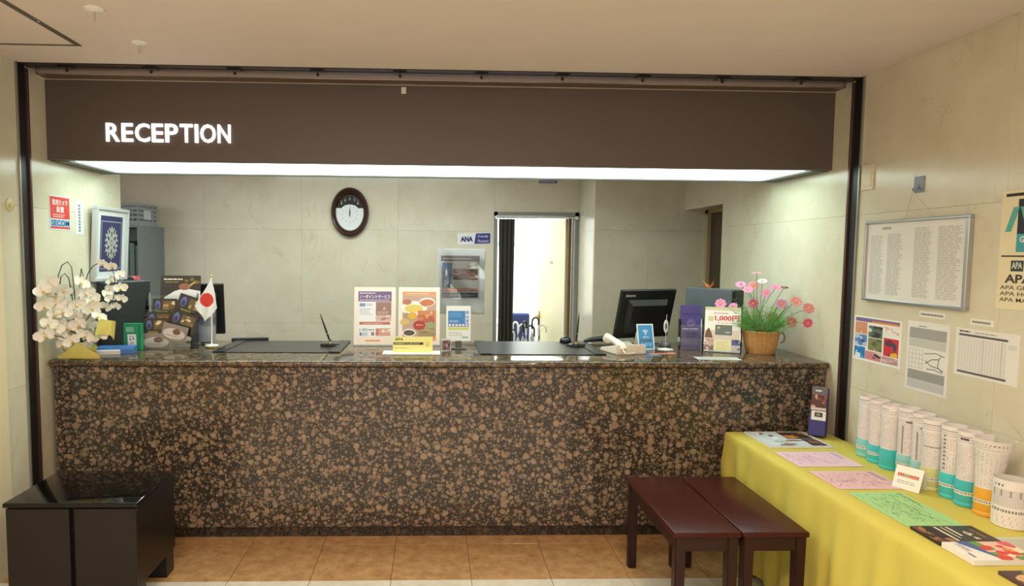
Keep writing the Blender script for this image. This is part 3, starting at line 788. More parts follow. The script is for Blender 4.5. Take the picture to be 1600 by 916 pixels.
s.rect(.058, .150, .055, .042, (44, 56, 48), 0); s.text('APA', .062, .160, .047, .026, (206, 214, 200), 2, .03)
s.text('APA', .035, .104, .12, .034, (60, 50, 44), 1, .03); s.text('GROUP', .165, .104, .09, .034, (60, 50, 44), 1, .03)
for k, t in enumerate(('APA GROUP', 'APA HOTEL', 'APA MANSION')): s.text(t, .016, .078-k*.024, (.19, .19, .225)[k], .016, (84, 72, 60), 1, .01)
tag(s.obj('company_poster', None, (XR, 2.548, 1.42), RIGHTWALL), 'cream poster with black and teal hotel group logo on right wall', 'poster')
s = Sheet(.355, .233, (236, 232, 226), .001)
s.rect(.012, .205, .33, .02, (120, 100, 150), 0); s.rect(.14, .205, .2, .01, (220, 140, 60), 1)
for (x, y, w_, h_, cs) in ((.012, .14, .095, .062, [(214, 140, 110), (190, 160, 130), (230, 190, 160)]), (.118, .13, .105, .06, [(90, 110, 90), (60, 50, 60), (210, 214, 210)]), (.235, .15, .105, .05, [(236, 226, 220), (220, 180, 170), (210, 200, 190)]),
        (.012, .078, .095, .058, [(90, 130, 200), (60, 70, 110), (180, 190, 210)]), (.118, .062, .105, .064, [(130, 130, 90), (90, 100, 60), (170, 160, 120)]), (.235, .05, .105, .09, [(200, 50, 60), (230, 180, 40), (120, 40, 60), (60, 70, 90)]),
        (.012, .012, .085, .06, [(40, 120, 190), (80, 160, 220), (220, 230, 240)]), (.10, .012, .12, .044, [(200, 130, 140), (60, 50, 60), (220, 190, 180)]), (.225, .012, .115, .034, [(190, 150, 160), (170, 140, 130), (210, 190, 190)])):
    s.photo(x, y, w_, h_, cs, 9)
tag(s.obj('photo_leaflet', None, (XR, 3.417, 1.078), (R(90), 0, R(-90))), 'colourful photo leaflet pinned on right wall above the cups', 'leaflet')
s = Sheet(.252, .325, (226, 224, 218), .001)
s.rows(.07, .300, .07, .008, 1, (130, 130, 130))
for (y, h_, c) in ((.245, .05, (168, 168, 166)), (.205, .038, (200, 200, 196)), (.052, .045, (160, 160, 158)), (.012, .038, (196, 196, 194))):
    s.rect(.014, y, .224, h_, c, 0)
    for k in range(22): s.rect(.016+k*.0101, y, .0022, h_, (140, 140, 138) if c[0] < 180 else (184, 184, 180), 1)
for k in range(5): s.rect(.016+k*.022, .108, .0012, .085, (120, 120, 120), 1)
for k in range(5): s.rect(.016, .108+k*.021, .09, .0012, (150, 150, 150), 1)
for p in (((.115, .18), (.18, .19), (.235, .18)), ((.12, .135), (.16, .16), (.2, .165), (.215, .185)), ((.12, .15), (.15, .13), (.2, .125), (.23, .115)), ((.2, .165), (.195, .13), (.225, .11)), ((.13, .112), (.18, .115), (.225, .105))):
    for (a, b_), (c, d) in zip(p, p[1:]): s.line(a, b_, c, d, .003, (60, 60, 60), 1)
tag(s.obj('route_timetable', None, (XR, 3.022, .999), RIGHTWALL), 'tall white bus timetable with line map pinned on wall', 'timetable')
s = Sheet(.31, .203, (226, 222, 216), .001)
s.rows(.02, .186, .07, .007, 1, (50, 50, 50), fill=.8); s.rows(.10, .186, .15, .006, 1, (130, 130, 130)); s.rect(.018, .170, .24, .009, (90, 88, 92), 0); s.rect(.018, .012, .24, .009, (90, 88, 92), 0)
for k in range(22):
    yy = .025+k*.0064
    for q in range(16): s.rect(.02+q*.0148, yy, .010, .0026, (150, 148, 150) if q in (8, 14) else (190, 188, 188), 0)
s.rows(.262, .14, .04, .02, 3, (190, 188, 184))
tag(s.obj('train_timetable', None, (XR, 2.737, 1.12), RIGHTWALL), 'wide white timetable grid with dark header bars pinned on wall', 'timetable')
for y, z, wd, lab in ((2.955, 1.347, .155, 'small white caption strip above the tall bus timetable'), (2.665, 1.341, .115, 'small white caption strip above the wide timetable grid')):
    s = Sheet(wd, .026, (230, 226, 216), .001); s.rows(.01, .007, wd-.02, .012, 1, (132, 130, 132), fill=.7, word=.012, rag=.05)
    tag(s.obj('caption_strip', None, (XR, y, z), RIGHTWALL), lab, 'label')

# ------------------------------------------------------------------ on the back wall
ck = thing('wall_clock', 'dark brown oval wall clock with white dial showing twelve', 'clock', (-.822, YB, 2.018), FRONT)
a_, b_ = .187, .245
WOOD = mat('clock_wood', (58, 32, 28), .25, coat=.4)
B(WOOD).lathe([(.748*a_, .020), (.80*a_, .045), (.90*a_, .055), (a_*.98, .040), (a_, .018), (a_*.97, 0)], 64, sy=b_/a_).obj('case', ck, smooth=50)
B(mat('clock_gold', (196, 170, 120), .2, 1)).lathe([(.72*a_, .022), (.735*a_, .034), (.755*a_, .026)], 64, sy=b_/a_).obj('inner_ring', ck, smooth=50)
B(mat('clock_dark', (24, 22, 24), .3)).lathe([(0, .012), (.75*a_, .012)], 48, sy=b_/a_).obj('back_plate', ck)
dl = B(mat('clock_dial', (222, 226, 226), .5)); pts = []
RX, RY = .735*a_, .735*b_
for k in range(33):
    a = R(180+180*k/32); pts.append((RX*math.cos(a), RY*math.sin(a)+.0))
pts += [(RX*.99, .042), (.085, .040)] + [(.085*math.cos(R(q)), .024+.052*math.sin(R(q))+.0) for q in range(20, 161, 14)] + [(-.085, .040), (-RX*.99, .042)]
dl.prism(pts, .012, .017); dl.obj('dial', ck)
for k in range(12):
    a = R(30*k); mk = B(ink((150, 150, 156))); mk.box(.078*math.cos(a)-.003, .078*math.cos(a)+.003, -.02+.078*math.sin(a)-.005, -.02+.078*math.sin(a)+.005, .017, .0178); mk.obj('hour_mark', ck)
B(BLACK).prism([(-.003, -.045), (.003, -.045), (.0045, .0), (.001, .05), (-.001, .05), (-.0045, 0)], .019, .021).obj('minute_hand', ck)
B(BLACK).prism([(-.0035, -.03), (.0035, -.03), (.006, .0), (.001, .03), (-.001, .03), (-.006, 0)], .0215, .023).obj('hour_hand', ck)
PEND = mat('chime_metal', (190, 184, 164), .2, 1)
for k in range(5):
    a = R(150-30*k); x, y = .092*math.cos(a), .060+.078*math.sin(a)
    B(PEND).lathe([(0, .020), (.004, .018), (.007, .004), (.012, -.012), (.013, -.018), (0, -.018)], 12).obj('chime_bell', ck, (x, y, .020), (R(-90), 0, 0), smooth=50)
cr = B(PEND).tube([(.10*math.cos(R(q)), .062+.095*math.sin(R(q)), .018) for q in range(150, 29, -12)], .003, 6).obj('chime_arch', ck)

s = Sheet(.335, .115, (232, 232, 232), .002)
s.shape([(.165, .006), (.325, .006), (.329, .109), (.185, .109)], (54, 52, 130), 0)
s.text('ANA', .028, .030, .125, .052, (40, 40, 110), 2, .06); s.text('Friendly', .20, .060, .11, .032, (226, 226, 236), 2, 0, .3); s.text('Partners', .20, .018, .11, .030, (226, 226, 236), 2, 0, .3)
tag(s.obj('airline_sign', None, (.245, YB, 1.708), (R(90), R(-2), 0)), 'white and blue airline partner sign on the back wall', 'sign')
ps = thing('sleeved_poster', 'tourist poster in a clear plastic sleeve on the back wall', 'poster', (.046, YB, 1.03))
s = Sheet(.385, .43, (206, 206, 200), .001)
s.rect(.0, .375, .385, .055, (120, 112, 112), 0); s.rows(.02, .39, .3, .022, 1, (220, 214, 206), 1)
s.photo(.012, .11, .10, .25, [(86, 110, 150), (70, 66, 80), (190, 196, 206), (110, 120, 140)], 12)
s.photo(.12, .19, .25, .11, [(96, 78, 70), (150, 110, 90), (70, 56, 54), (200, 180, 160), (140, 60, 60)], 18); s.photo(.12, .30, .25, .06, [(196, 186, 176), (214, 210, 204), (170, 150, 140)], 6)
s.rect(.012, .075, .36, .028, (196, 110, 80), 1); s.rows(.02, .08, .34, .02, 1, (230, 210, 190), 2); s.rect(.012, .012, .17, .05, (100, 96, 104), 1); s.rect(.19, .012, .18, .05, (70, 74, 110), 1); s.rows(.02, .02, .33, .034, 3, (190, 186, 186), 2)
s.obj('poster_sheet', ps, (.035, -.001, .14), FRONT)
b = B(FILM)
def slv(u, v):
    return (u*.47, -.006-.004*math.sin(u*9+v*5)-.004*math.sin(v*13+u*3)*u, v*.64)
b.grid(slv, 24, 28); b.obj('plastic_sleeve', ps, smooth=90, recalc=False)
B(mat('sleeve_back', (244, 248, 246), .5)).box(0, .47, -.0008, 0, 0, .64).obj('sleeve_back', ps)
s = Sheet(.185, .10, (226, 224, 226), .002); s.rect(.0, .0, .185, .03, (110, 84, 140), 0); s.rows(.012, .010, .16, .012, 1, (230, 226, 236), 1)
tag(s.obj('small_notice', None, (1.045, YB, 2.328), FRONT), 'small white and purple notice above the office doorway', 'notice')
# curtain and rod in the doorway
cr = thing('curtain_rod', 'chrome curtain rod fixed across the top of the office doorway', 'rod', (0, 6.485, 1.985))
B(CHROME).tube([(.628, 0, 0), (1.43, 0, 0)], .009, 12).obj('rod', cr)
for x in (.63, 1.425): B(CHROME).lathe([(0, -.01), (.018, -.01), (.018, .01), (0, .01)], 16).obj('bracket', cr, (x, .006, 0), (R(90), 0, 0))
rg = None
for k in range(6):
    x = .665+k*.026
    if rg is None:
        rg = B(CHROME).tube([(0, .015*math.cos(R(q)), .015*math.sin(R(q))-.004) for q in range(0, 361, 30)], .002, 6, False).obj('ring', cr, (x, 0, 0))
    else: copy(rg, cr, (x, 0, 0))
CUR = mat('curtain_brown', (62, 56, 44), .8, noise=.12, nscale=20)
b = B(CUR)
def curt(u, v):
    x = .650+u*(.158-.012*math.sin(v*3.1)) + .006*math.sin(v*4); return (x, 6.483+(.010+.014*v)*math.sin(u*24+.6*math.sin(v*5)), 1.968-v*1.9)
b.grid(curt, 60, 20)
tag(b.obj('doorway_curtain', None, smooth=80, recalc=False), 'dark brown curtain gathered at the side of the office doorway', 'curtain')

# grey locker, basket, binders behind the wall pier
LK = mat('locker_grey', (122, 130, 132), .4, noise=.05, nscale=10)
lk = thing('steel_cabinet', 'grey steel open shelf cabinet standing against back wall', 'cabinet', (-2.64, 5.972, 0))
b = B(LK).box(-.018, 0, 0, .54, .0, 1.85).box(-.80, -.782, 0, .54, 0, 1.85).box(-.782, -.018, 0, .54, 1.832, 1.85).box(-.782, -.018, .52, .54, 0, 1.832)
b.obj('carcass', lk)
for z in (.04, .50, .98, 1.40): B(LK).box(-.782, -.018, .01, .52, z-.018, z).obj('shelf', lk)
BN = ['dark green', 'sage green', 'light grey', 'deep teal', 'slate blue', 'olive green', 'pale grey']
for k in range(5):
    c = [(70, 104, 100), (90, 120, 116), (120, 130, 126), (58, 92, 92), (96, 110, 120), (70, 90, 84), (110, 120, 118)][k]
    hh = .27+.02*(k % 3)
    t = thing('binder', BN[k]+' file binder standing in the open steel cabinet', 'binder', (-2.668-k*.052, 6.0, 1.401), group='binders in the steel cabinet')
    B(ink(c, .4)).box(-.024, .024, 0, .005, 0, hh, .001).box(-.024, -.021, 0, .22, 0, hh).box(.021, .024, 0, .22, 0, hh).obj('cover', t)
    B(PAPER).box(-.019, .019, .008, .21, .006, hh-.012).obj('pages', t)
bs = thing('plastic_basket', 'grey slatted plastic basket on top of the steel cabinet', 'basket', (-2.93, 6.20, 1.8505))
BK = mat('basket_grey', (150, 158, 162), .5)
B(BK).box(-.26, .26, -.18, .18, 0, .006).obj('base', bs)
for z in (.03, .07, .11, .15, .19): 
    b = B(BK)
    e = .012*z/.19
    for x0, x1, y0, y1 in ((-.27-e, .27+e, -.19-e, -.184-e), (-.27-e, .27+e, .184+e, .19+e), (-.27-e, -.264-e, -.19, .19), (.264+e, .27+e, -.19, .19)): b.box(x0, x1, y0, y1, z-.006 if z > .04 else 0, z+.012)
    b.obj('slat', bs)
b = B(BK)
for k in range(14):
    x = -.26+.04*k
    b.box(x-.004, x+.004, -.192, -.186, 0, .2); b.box(x-.004, x+.004, .186, .192, 0, .2)
for k in range(9):
    y = -.18+.045*k
    b.box(.266, .274, y-.004, y+.004, 0, .2); b.box(-.274, -.266, y-.004, y+.004, 0, .2)
b.obj('ribs', bs)
B(mat('basket_label', (196, 202, 204), .5)).box(.275, .277, -.09, .06, .06, .15).obj('label_plate', bs)

# office furniture seen through the doorway
dk = thing('office_desk', 'white office desk beyond the doorway', 'desk', (.95, 8.6, 0))
B(WHITE).box(-.55, .6, -.3, .35, .70, .73, .003).obj('desktop', dk)
for x in (-.52, .54): B(WHITE).box(x-.02, x+.02, -.28, .33, 0, .70).obj('leg_panel', dk)
ph = thing('desk_keyboard', 'dark flat keyboard lying on the white office desk', 'keyboard', (1.02, 8.42, .7305))
B(BLACK).box(-.15, .15, -.07, .07, 0, .018, .004).obj('body', ph); 
for k in range(4): B(mat('key_grey', (50, 50, 54), .5)).box(-.14, .14, -.055+k*.03, -.032+k*.03, .018, .022).obj('key_row', ph)
oc = thing('office_chair', 'navy blue office chair in front of the white desk', 'chair', (.985, 7.85, 0))
NAVY = mat('navy_fabric', (50, 58, 110), .8)
B(NAVY).box(-.19, .19, -.03, .03, .52, .91, .03, 3).obj('backrest', oc, smooth=60)
B(NAVY).box(-.22, .22, .0, .42, .42, .49, .025, 3).obj('seat', oc, smooth=60)
B(BLACK).tube([(0, .2, .06), (0, .2, .42)], .025).obj('gas_post', oc)
B(BLACK).tube([(0, -.01, .55), (0, .05, .44), (0, .2, .43)], .015).obj('back_bracket', oc)
for k in range(5):
    a = R(72*k); B(BLACK).tube([(0, .2, .08), (.25*math.cos(a), .2+.25*math.sin(a), .05), (.26*math.cos(a), .2+.26*math.sin(a), 0)], .016).obj('foot', oc)
us = thing('umbrella_stand', 'white wire umbrella stand behind the office doorway', 'stand', (1.02, 7.0, 0))
b = B(WHITE)
for z in (.03, .25, .50):
    b.tube([(-.17, -.10, z), (.17, -.10, z), (.17, .10, z), (-.17, .10, z), (-.17, -.10, z)], .006, 6)
for x in (-.17, .17):
    for y in (-.10, .10): b.tube([(x, y, 0), (x, y, .5)], .006, 6)
b.obj('rack', us); B(WHITE).box(-.17, .17, -.10, .10, .012, .02).obj('tray', us)
UM = [(-.14, -.06, .80, 0, 170, 'white'), (-.09, .03, .88, 0, 120, 'white'), (-.05, -.07, .90, 1, 60, 'dark'), (.0, .04, .86, 0, 200, 'white'), (.05, -.05, .94, 1, 30, 'dark'), (.09, .05, .84, 1, 150, 'dark'), (.12, -.06, .87, 0, 320, 'white'), (.14, .03, .80, 1, 80, 'dark')]
for k, (x, y, z, dkk, a, nm) in enumerate(UM):
    t = thing('umbrella', '%s handled folded umbrella standing in the white wire stand' % nm, 'umbrella', (1.02+x, 7.0+y, .0205), group='%s handled umbrellas in the stand' % nm)
    hm = BLACK if dkk else WHITE
    zz = z-.02
    B(mat('umbrella_canopy', (200, 204, 208), .5)).lathe([(.004, .0), (.016, .08), (.028, .35), (.024, zz-.22), (.008, zz-.16)], 10).obj('canopy', t, smooth=60)
    B(CHROME).tube([(0, 0, .0), (0, 0, zz-.10)], .004, 6).obj('shaft', t)
    d = Vector((math.cos(R(a)), math.sin(R(a)), 0))
    pts = [Vector((0, 0, zz-.12)), Vector((0, 0, zz-.05))] + [d*(.045-.045*math.cos(R(q)))+Vector((0, 0, zz-.045+.045*math.sin(R(q)))) for q in range(0, 181, 20)] + [d*.09+Vector((0, 0, zz-.08))]
    B(hm).tube(pts, .010, 8).obj('handle', t, smooth=60)
fr = thing('wall_board', 'pale blue framed board on the office wall', 'picture', (.95, 9.298, 1.75))
B(mat('pale_blue', (150, 180, 206), .5)).box(-.25, .25, -.02, 0, 0, .5).obj('frame', fr); B(mat('pale_panel', (214, 226, 232), .4)).box(-.21, .21, -.024, -.018, .04, .46).obj('panel', fr)

# ------------------------------------------------------------------ things on the counter
HT = H+.0002
MATM = mat('desk_mat_black', (24, 25, 27), .3)
for (x0, x1, y0, y1), lab in (((-1.315, -.555, 3.90, 4.41), 'black leather desk mat beside the small flag'), ((.285, 1.045, 3.85, 4.425), 'black leather desk mat beside the white telephone')):
    t = thing('desk_mat', lab, 'mat', ((x0+x1)/2, (y0+y1)/2, HT)); wd, dp = x1-x0, y1-y0
    B(MATM).box(-wd/2, wd/2, -dp/2, dp/2, 0, .006, .002).obj('base', t)
    for sx in (-1, 1): B(MATM).box(sx*wd/2-(.07 if sx > 0 else 0), sx*wd/2+(.07 if sx < 0 else 0), -dp/2, dp/2, .006, .010, .001).obj('side_band', t)
GOLD = mat('gold', (214, 180, 80), .2, 1)
def penstand(x, y, lx, ly, lab, plab):
    t = thing('pen_stand', lab, 'pen stand', (x, y, HT+.0062))
    B(mat('pen_base', (30, 38, 44), .12, coat=.5)).lathe([(0, 0), (.062, 0), (.064, .004), (.056, .016), (.030, .020), (0, .020)], 8, sy=.62).obj('base', t)
    B(GOLD).lathe([(.009, .019), (.007, .024), (.010, .040), (.008, .040), (.004, .026)], 16).obj('socket', t, (0, 0, 0), smooth=40)
    d = Vector((lx, ly, 1)).normalized(); p0 = Vector((x, y, HT+.0062+.028))
    t2 = thing('desk_pen', plab, 'pen', p0)
    B(BLACK).tube([d*q for q in (0, .03, .09, .15, .19)], [.0045, .0065, .006, .0045, .0015], 10).obj('barrel', t2, smooth=60)
    B(GOLD).tube([d*.052, d*.056], .0070, 10).obj('band', t2)
penstand(-.655, 4.165, -.34, -.05, 'black desk pen stand on the mat beside menu boards', 'black desk pen leaning in stand beside the menu boards')
penstand(.935, 4.19, .09, .0, 'black desk pen stand on the mat beside telephone', 'black desk pen standing upright beside the black mouse')
ms = thing('computer_mouse', 'glossy black computer mouse at back of counter', 'mouse', (.905, 4.385, HT+.006))
B(mat('gloss_black', (14, 14, 16), .1, coat=.5)).lathe([(.036, 0), (.040, .006), (.037, .020), (.028, .034), (.012, .042), (0, .043)], 20, sy=1.1).obj('shell', ms, smooth=80)
B(mat('wheel_grey', (90, 90, 94), .5)).ball((0, -.030, .030), .008, .6, 1, 1, 10).obj('wheel', ms)

# Japanese table flag
fg = thing('table_flag', 'small white table flag with red disc on a white pole', 'flag', (-1.381, 4.10, HT))
B(mat('flag_base_gold', (214, 200, 120), .25, .8)).lathe([(0, 0), (.034, 0), (.036, .006), (.03, .012), (0, .012)], 24).obj('foot', fg)
B(WHITE).lathe([(0, .012), (.040, .012), (.040, .018), (.01, .021), (0, .021)], 24).obj('base', fg)
B(WHITE).tube([(0, 0, .02), (.004, 0, .445)], .0042, 8).obj('pole', fg)
B(GOLD).ball((.004, 0, .449), .007, n=12).obj('finial', fg)
RED = mat('flag_red', (216, 62, 52), .7); FWH = mat('flag_white', (236, 238, 240), .7)
b = B(FWH); A_, B_, C_, D_ = Vector((.003, -.006, .438)), Vector((-.092, -.02, .262)), Vector((-.036, -.016, .168)), Vector((.045, -.012, .252))
n_ = 44; V = []
for i in range(n_+1):
    row = []
    for j in range(n_+1):
        u, v = i/n_, j/n_
        p = A_*(1-u)*(1-v)+B_*u*(1-v)+C_*u*v+D_*(1-u)*v
        p.y += .008*math.sin((u-v)*7)*(u+v)*.5; p.x += .004*math.sin((u+v)*5)
        row.append(b.bm.verts.new(p))
    V.append(row)
b.use(RED); b.use(FWH)
for i in range(n_):
    for j in range(n_):
        c = (V[i][j].co+V[i+1][j+1].co)/2; q = ((c.x+.022)/.040)**2+((c.z-.302)/.044)**2
        b.cur = 1-0 if q < 1 else 0
        b.mats[0], b.mats[1] = FWH, RED
        b._f([V[i][j], V[i+1][j], V[i+1][j+1], V[i][j+1]])
b.obj('cloth', fg, smooth=90, recalc=False)

# acrylic menu boards
def lean(sh, name, parent, x, y, z, back, rz=0): return sh.obj(name, parent, (x, y, z), (R(90-back), 0, R(rz)))
def stand(x, y, wd, ht, lab, sheet, back=7, rz=0):
    t = thing('acrylic_stand', lab, 'stand', (x, y, HT), (0, 0, R(rz)))
    b = B(CLEAR).box(0, wd, -.0015, .0015, 0, ht); b.obj('panel', t, (0, 0, .001), (R(-back), 0, 0))
    B(CLEAR).box(0, wd, 0, .09, 0, .003).obj('foot', t)
    sheet.obj('menu_sheet', t, ((wd-sheet.w)/2, -.003, .012), (R(90-back), 0, 0))
    return t
s = Sheet(.268, .372, (240, 222, 212), .001, .35)
s.rect(.026, .048, .215, .30, (236, 232, 236), 0)
s.rect(.026, .278, .215, .066, (122, 96, 140), 1); s.rows(.035, .326, .11, .012, 1, (226, 216, 232), 2); s.text('ノーポイントサービス', .034, .298, .198, .024, (246, 240, 246), 3, .012); s.rows(.034, .283, .20, .009, 1, (220, 206, 226), 2)
s.rect(.14, .19, .10, .085, (160, 120, 116), 1); s.text('A', .185, .222, .02, .022, (230, 214, 206), 2); s.rows(.15, .196, .08, .02, 2, (206, 180, 172), 2)
s.rect(.034, .245, .038, .022, (130, 150, 196), 2); s.rows(.08, .248, .055, .018, 2, (170, 176, 206)); s.rows(.034, .19, .09, .045, 4, (190, 190, 206)); s.photo(.14, .15, .10, .04, [(214, 180, 172), (180, 130, 120), (236, 220, 214)], 7)
s.rect(.034, .128, .20, .018, (190, 110, 96), 1); s.rows(.06, .132, .14, .008, 1, (236, 206, 196), 2)
s.text('140', .036, .085, .05, .020, (120, 116, 136), 2); s.rows(.09, .088, .045, .013, 1, (130, 126, 146), 2); s.photo(.14, .055, .095, .05, [(214, 160, 150), (190, 110, 96), (240, 226, 220), (226, 190, 180)], 10); s.rect(.034, .055, .055, .025, (190, 200, 226), 1); s.oval(.044, .067, .006, .011, (96, 110, 160), 2); s.rect(.112, .058, .018, .022, (150, 110, 100), 1)
s.rows(.075, .018, .11, .014, 1, (226, 140, 110), 1, .7)
stand(-.512, 4.20, .276, .392, 'acrylic stand with purple headed service notice beside curry menu', s)
s = Sheet(.268, .372, (244, 226, 218), .001, .35)
s.rect(.026, .03, .218, .312, (236, 206, 186), 0); s.rect(.026, .318, .218, .024, (226, 150, 110), 1); s.rows(.05, .324, .16, .010, 1, (246, 220, 200), 2)
s.rect(.026, .05, .218, .266, (196, 160, 150), 1)
s.oval(.10, .235, .085, .048, (240, 232, 224), 2); s.oval(.10, .233, .06, .026, (226, 200, 110), 3); s.oval(.185, .275, .052, .03, (240, 230, 226), 2); s.oval(.187, .272, .044, .022, (206, 120, 84), 3)
s.oval(.055, .275, .03, .018, (190, 120, 100), 2.5); s.photo(.125, .13, .118, .09, [(206, 130, 90), (226, 160, 110), (180, 96, 70), (230, 190, 150)], 14, 4); s.oval(.09, .185, .03, .024, (220, 170, 70), 8); s.oval(.04, .145, .03, .02, (214, 180, 110), 5); s.oval(.05, .19, .022, .016, (170, 150, 130), 5)
s.oval(.135, .125, .04, .03, (176, 60, 56), 8); s.rows(.115, .122, .05, .008, 1, (240, 210, 200), 9); s.oval(.21, .125, .033, .022, (150, 160, 120), 9); s.oval(.07, .075, .045, .026, (236, 226, 216), 7); s.oval(.07, .075, .036, .018, (90, 80, 76), 8); s.photo(.13, .052, .112, .05, [(160, 140, 110), (190, 160, 120), (120, 110, 90)], 9, 7)
s.rect(.026, .03, .218, .022, (232, 150, 90), 10)
stand(-.226, 4.21, .276, .388, 'acrylic stand with orange curry dish photo menu', s)
# yellow members card on white tray
t = thing('club_card_stand', 'white tray holding a yellow members club card', 'card stand', (-.125, 3.88, HT))
B(WHITE).box(-.172, .172, -.05, .07, 0, .010, .003, 2).obj('tray', t)
s = Sheet(.238, .095, (240, 232, 150), .002, .4); s.text('APA', .012, .070, .05, .017, (60, 56, 40), 1, .02); s.rect(.004, .046, .178, .014, (44, 40, 34), 1); s.text('MEMBERS CLUB ONLY', .012, .0488, .15, .0085, (220, 212, 150), 2, .01); s.oval(.206, .050, .012, .014, (214, 190, 90), 1); s.oval(.206, .052, .007, .008, (240, 226, 140), 2); s.rows(.012, .02, .11, .01, 1, (190, 180, 120), 1, .4)
s.obj('card', t, (-.112, .0, .0095), (R(80), 0, 0))
t = thing('leaflet_box', 'tiny clear leaflet box beside yellow members club card', 'box', (.085, 3.99, HT))
B(CLEAR).box(-.033, .033, -.018, .018, 0, .055).obj('case', t)
s = Sheet(.058, .075, (220, 214, 214), .004); s.photo(.004, .004, .05, .06, [(160, 90, 90), (60, 50, 60), (220, 200, 196), (190, 186, 190)], 8); s.obj('cards', t, (-.029, .004, .003), (R(86), 0, 0))
# blue card in a clip base
t = thing('card_clip_stand', 'blue and white payment notice card in a clear clip base', 'card stand', (.163, 4.09, HT))
B(mat('smoked_acrylic', (120, 116, 104), .1, trans=.5)).box(-.05, .05, -.025, .025, 0, .012, .002).box(-.02, .02, -.012, .012, .012, .056, .004).obj('base', t)
s = Sheet(.154, .222, (238, 240, 242), .001, .35); s.rect(.012, .112, .108, .078, (70, 140, 206), 1); s.rows(.02, .15, .09, .03, 3, (110, 170, 224), 2); s.rows(.02, .118, .08, .012, 2, (200, 224, 244), 2); s.rect(.012, .09, .13, .022, (110, 120, 200), 1)
for k in range(6): s.rect(.016+k*.021, .094, .014, .013, (236, 238, 244), 2)
for k in range(3): s.rect(.124, .118+k*.026, .018, .02, (120, 164, 220), 1)
s.shape([(.133, .15), (.126, .166), (.14, .166)], (236, 240, 244), 3)
s.rect(.012, .070, .13, .016, (206, 222, 120), 1); s.rows(.015, .03, .10, .03, 3, (170, 176, 170), 1, .3); s.rect(.10, .02, .038, .008, (110, 180, 150), 1)
s.obj('card', t, (-.077, -.004, .052), (R(86), 0, 0))

# leaflet rack on the left
t = thing('leaflet_rack', 'clear acrylic tiered leaflet rack beside green charity box', 'rack', (-1.64, 4.02, HT))
RW = .31
b = B(CLEAR)
for k in range(4):
    y, z = .045*k, .085*k
    b.box(-RW/2, RW/2, y-.003, y, z, z+.07); b.box(-RW/2, RW/2, y, y+.040, z, z+.003)
for x in (-RW/2, RW/2): b.prism([(-.003, 0), (.18, 0), (.18, .34), (.135, .34)], x-.0015, x+.0015, Matrix(((0, 0, 1, 0), (1, 0, 0, 0), (0, 1, 0, 0), (0, 0, 0, 1))))
b.obj('tiers', t)
def curry(wd, ht, big=False):
    s = Sheet(wd, ht, (64, 56, 54), .003, .3)
    if big:
        s.rows(.02, ht-.03, .13, .012, 1, (226, 216, 190), 1, .7); s.rows(.03, ht-.046, .1, .008, 1, (180, 160, 90), 1); s.photo(wd*.6, ht*.72, wd*.4, ht*.26, [(60, 48, 34), (120, 100, 50), (90, 76, 44)], 8)
        s.shape([(0, ht*.18), (.03, ht*.42), (.09, ht*.58), (wd*.6, ht*.66), (wd, ht*.58), (wd, ht*.12), (0, ht*.05)], (232, 228, 226), 3)
        s.oval(wd*.60, ht*.70, .036, .022, (150, 96, 76), 4); s.shape([(wd*.68, ht*.72), (wd*.86, ht*.86), (wd*.88, ht*.82), (wd*.70, ht*.66)], (190, 150, 96), 4); s.photo(.02, .02, wd*.62, ht*.25, [(140, 96, 70), (170, 130, 100), (110, 70, 54), (214, 200, 190)], 12, 5)
    else:
        s.oval(wd*.22, ht*.66, wd*.11, ht*.24, (104, 112, 170), 1); s.oval(wd*.22, ht*.60, wd*.07, ht*.14, (60, 62, 110), 2)
        s.photo(wd*.42, ht*.42, wd*.5, ht*.46, [(110, 90, 60), (190, 160, 110), (150, 110, 60), (226, 206, 170)], 9, 1); s.rows(wd*.2, ht*.2, wd*.6, ht*.16, 1, (150, 136, 60), 3, .7); s.rect(.0, ht*.05, wd*.8, ht*.06, (190, 180, 180), 3)
    return s
def cake(wd, ht):
    s = Sheet(wd, ht, (150, 132, 128), .003, .3); s.oval(wd*.5, ht*.42, wd*.44, ht*.34, (214, 200, 192), 1); s.oval(wd*.58, ht*.58, wd*.16, ht*.18, (120, 84, 76), 2); s.rows(wd*.2, ht*.25, wd*.6, ht*.1, 2, (170, 140, 130), 3); return s
RY = 4.02
for (sh, x, y, z, rr, lab) in ((curry(.25, .235, True), -1.725, RY+.147, HT+.215, 0, 'dark leaflet with big white curry plate at top of rack'),
        (curry(.15, .115), -1.755, RY+.105, HT+.190, 0, 'upright dark curry leaflet just under the big plate leaflet'),
        (curry(.15, .115), -1.775, RY+.060, HT+.110, 0, 'upright dark curry leaflet in the middle tier of rack'),
        (curry(.145, .12), -1.775, RY+.018, HT+.070, 0, 'upright dark curry leaflet low in the rack above the cake leaflet'),
        (curry(.165, .135), -1.620, RY+.098, HT+.215, -18, 'tilted dark curry leaflet high on the flag side of rack'),
        (curry(.165, .135), -1.650, RY+.052, HT+.120, -18, 'tilted dark curry leaflet low on the flag side of rack'),
        (cake(.18, .095), -1.785, RY+.004, HT+.004, 0, 'pale beige leaflet standing at the foot of the rack'),
        (cake(.155, .10), -1.672, RY+.011, HT+.072, -14, 'tilted pale beige leaflet at the flag side foot of rack')):
    o = sh.obj('leaflet', None)
    o.matrix_world = Matrix.Translation((x, y, z)) @ Euler((R(82), 0, 0)).to_matrix().to_4x4() @ Matrix.Rotation(R(rr), 4, 'Z')
    tag(o, lab, 'leaflet')
t = thing('document_holder', 'clear acrylic document holder behind the table flag', 'holder', (-1.455, 4.24, HT))
B(CLEAR).box(-.06, .06, -.003, 0, 0, .34).box(-.06, .06, 0, .05, 0, .003).box(-.06, .06, -.045, -.043, 0, .18).obj('case', t)
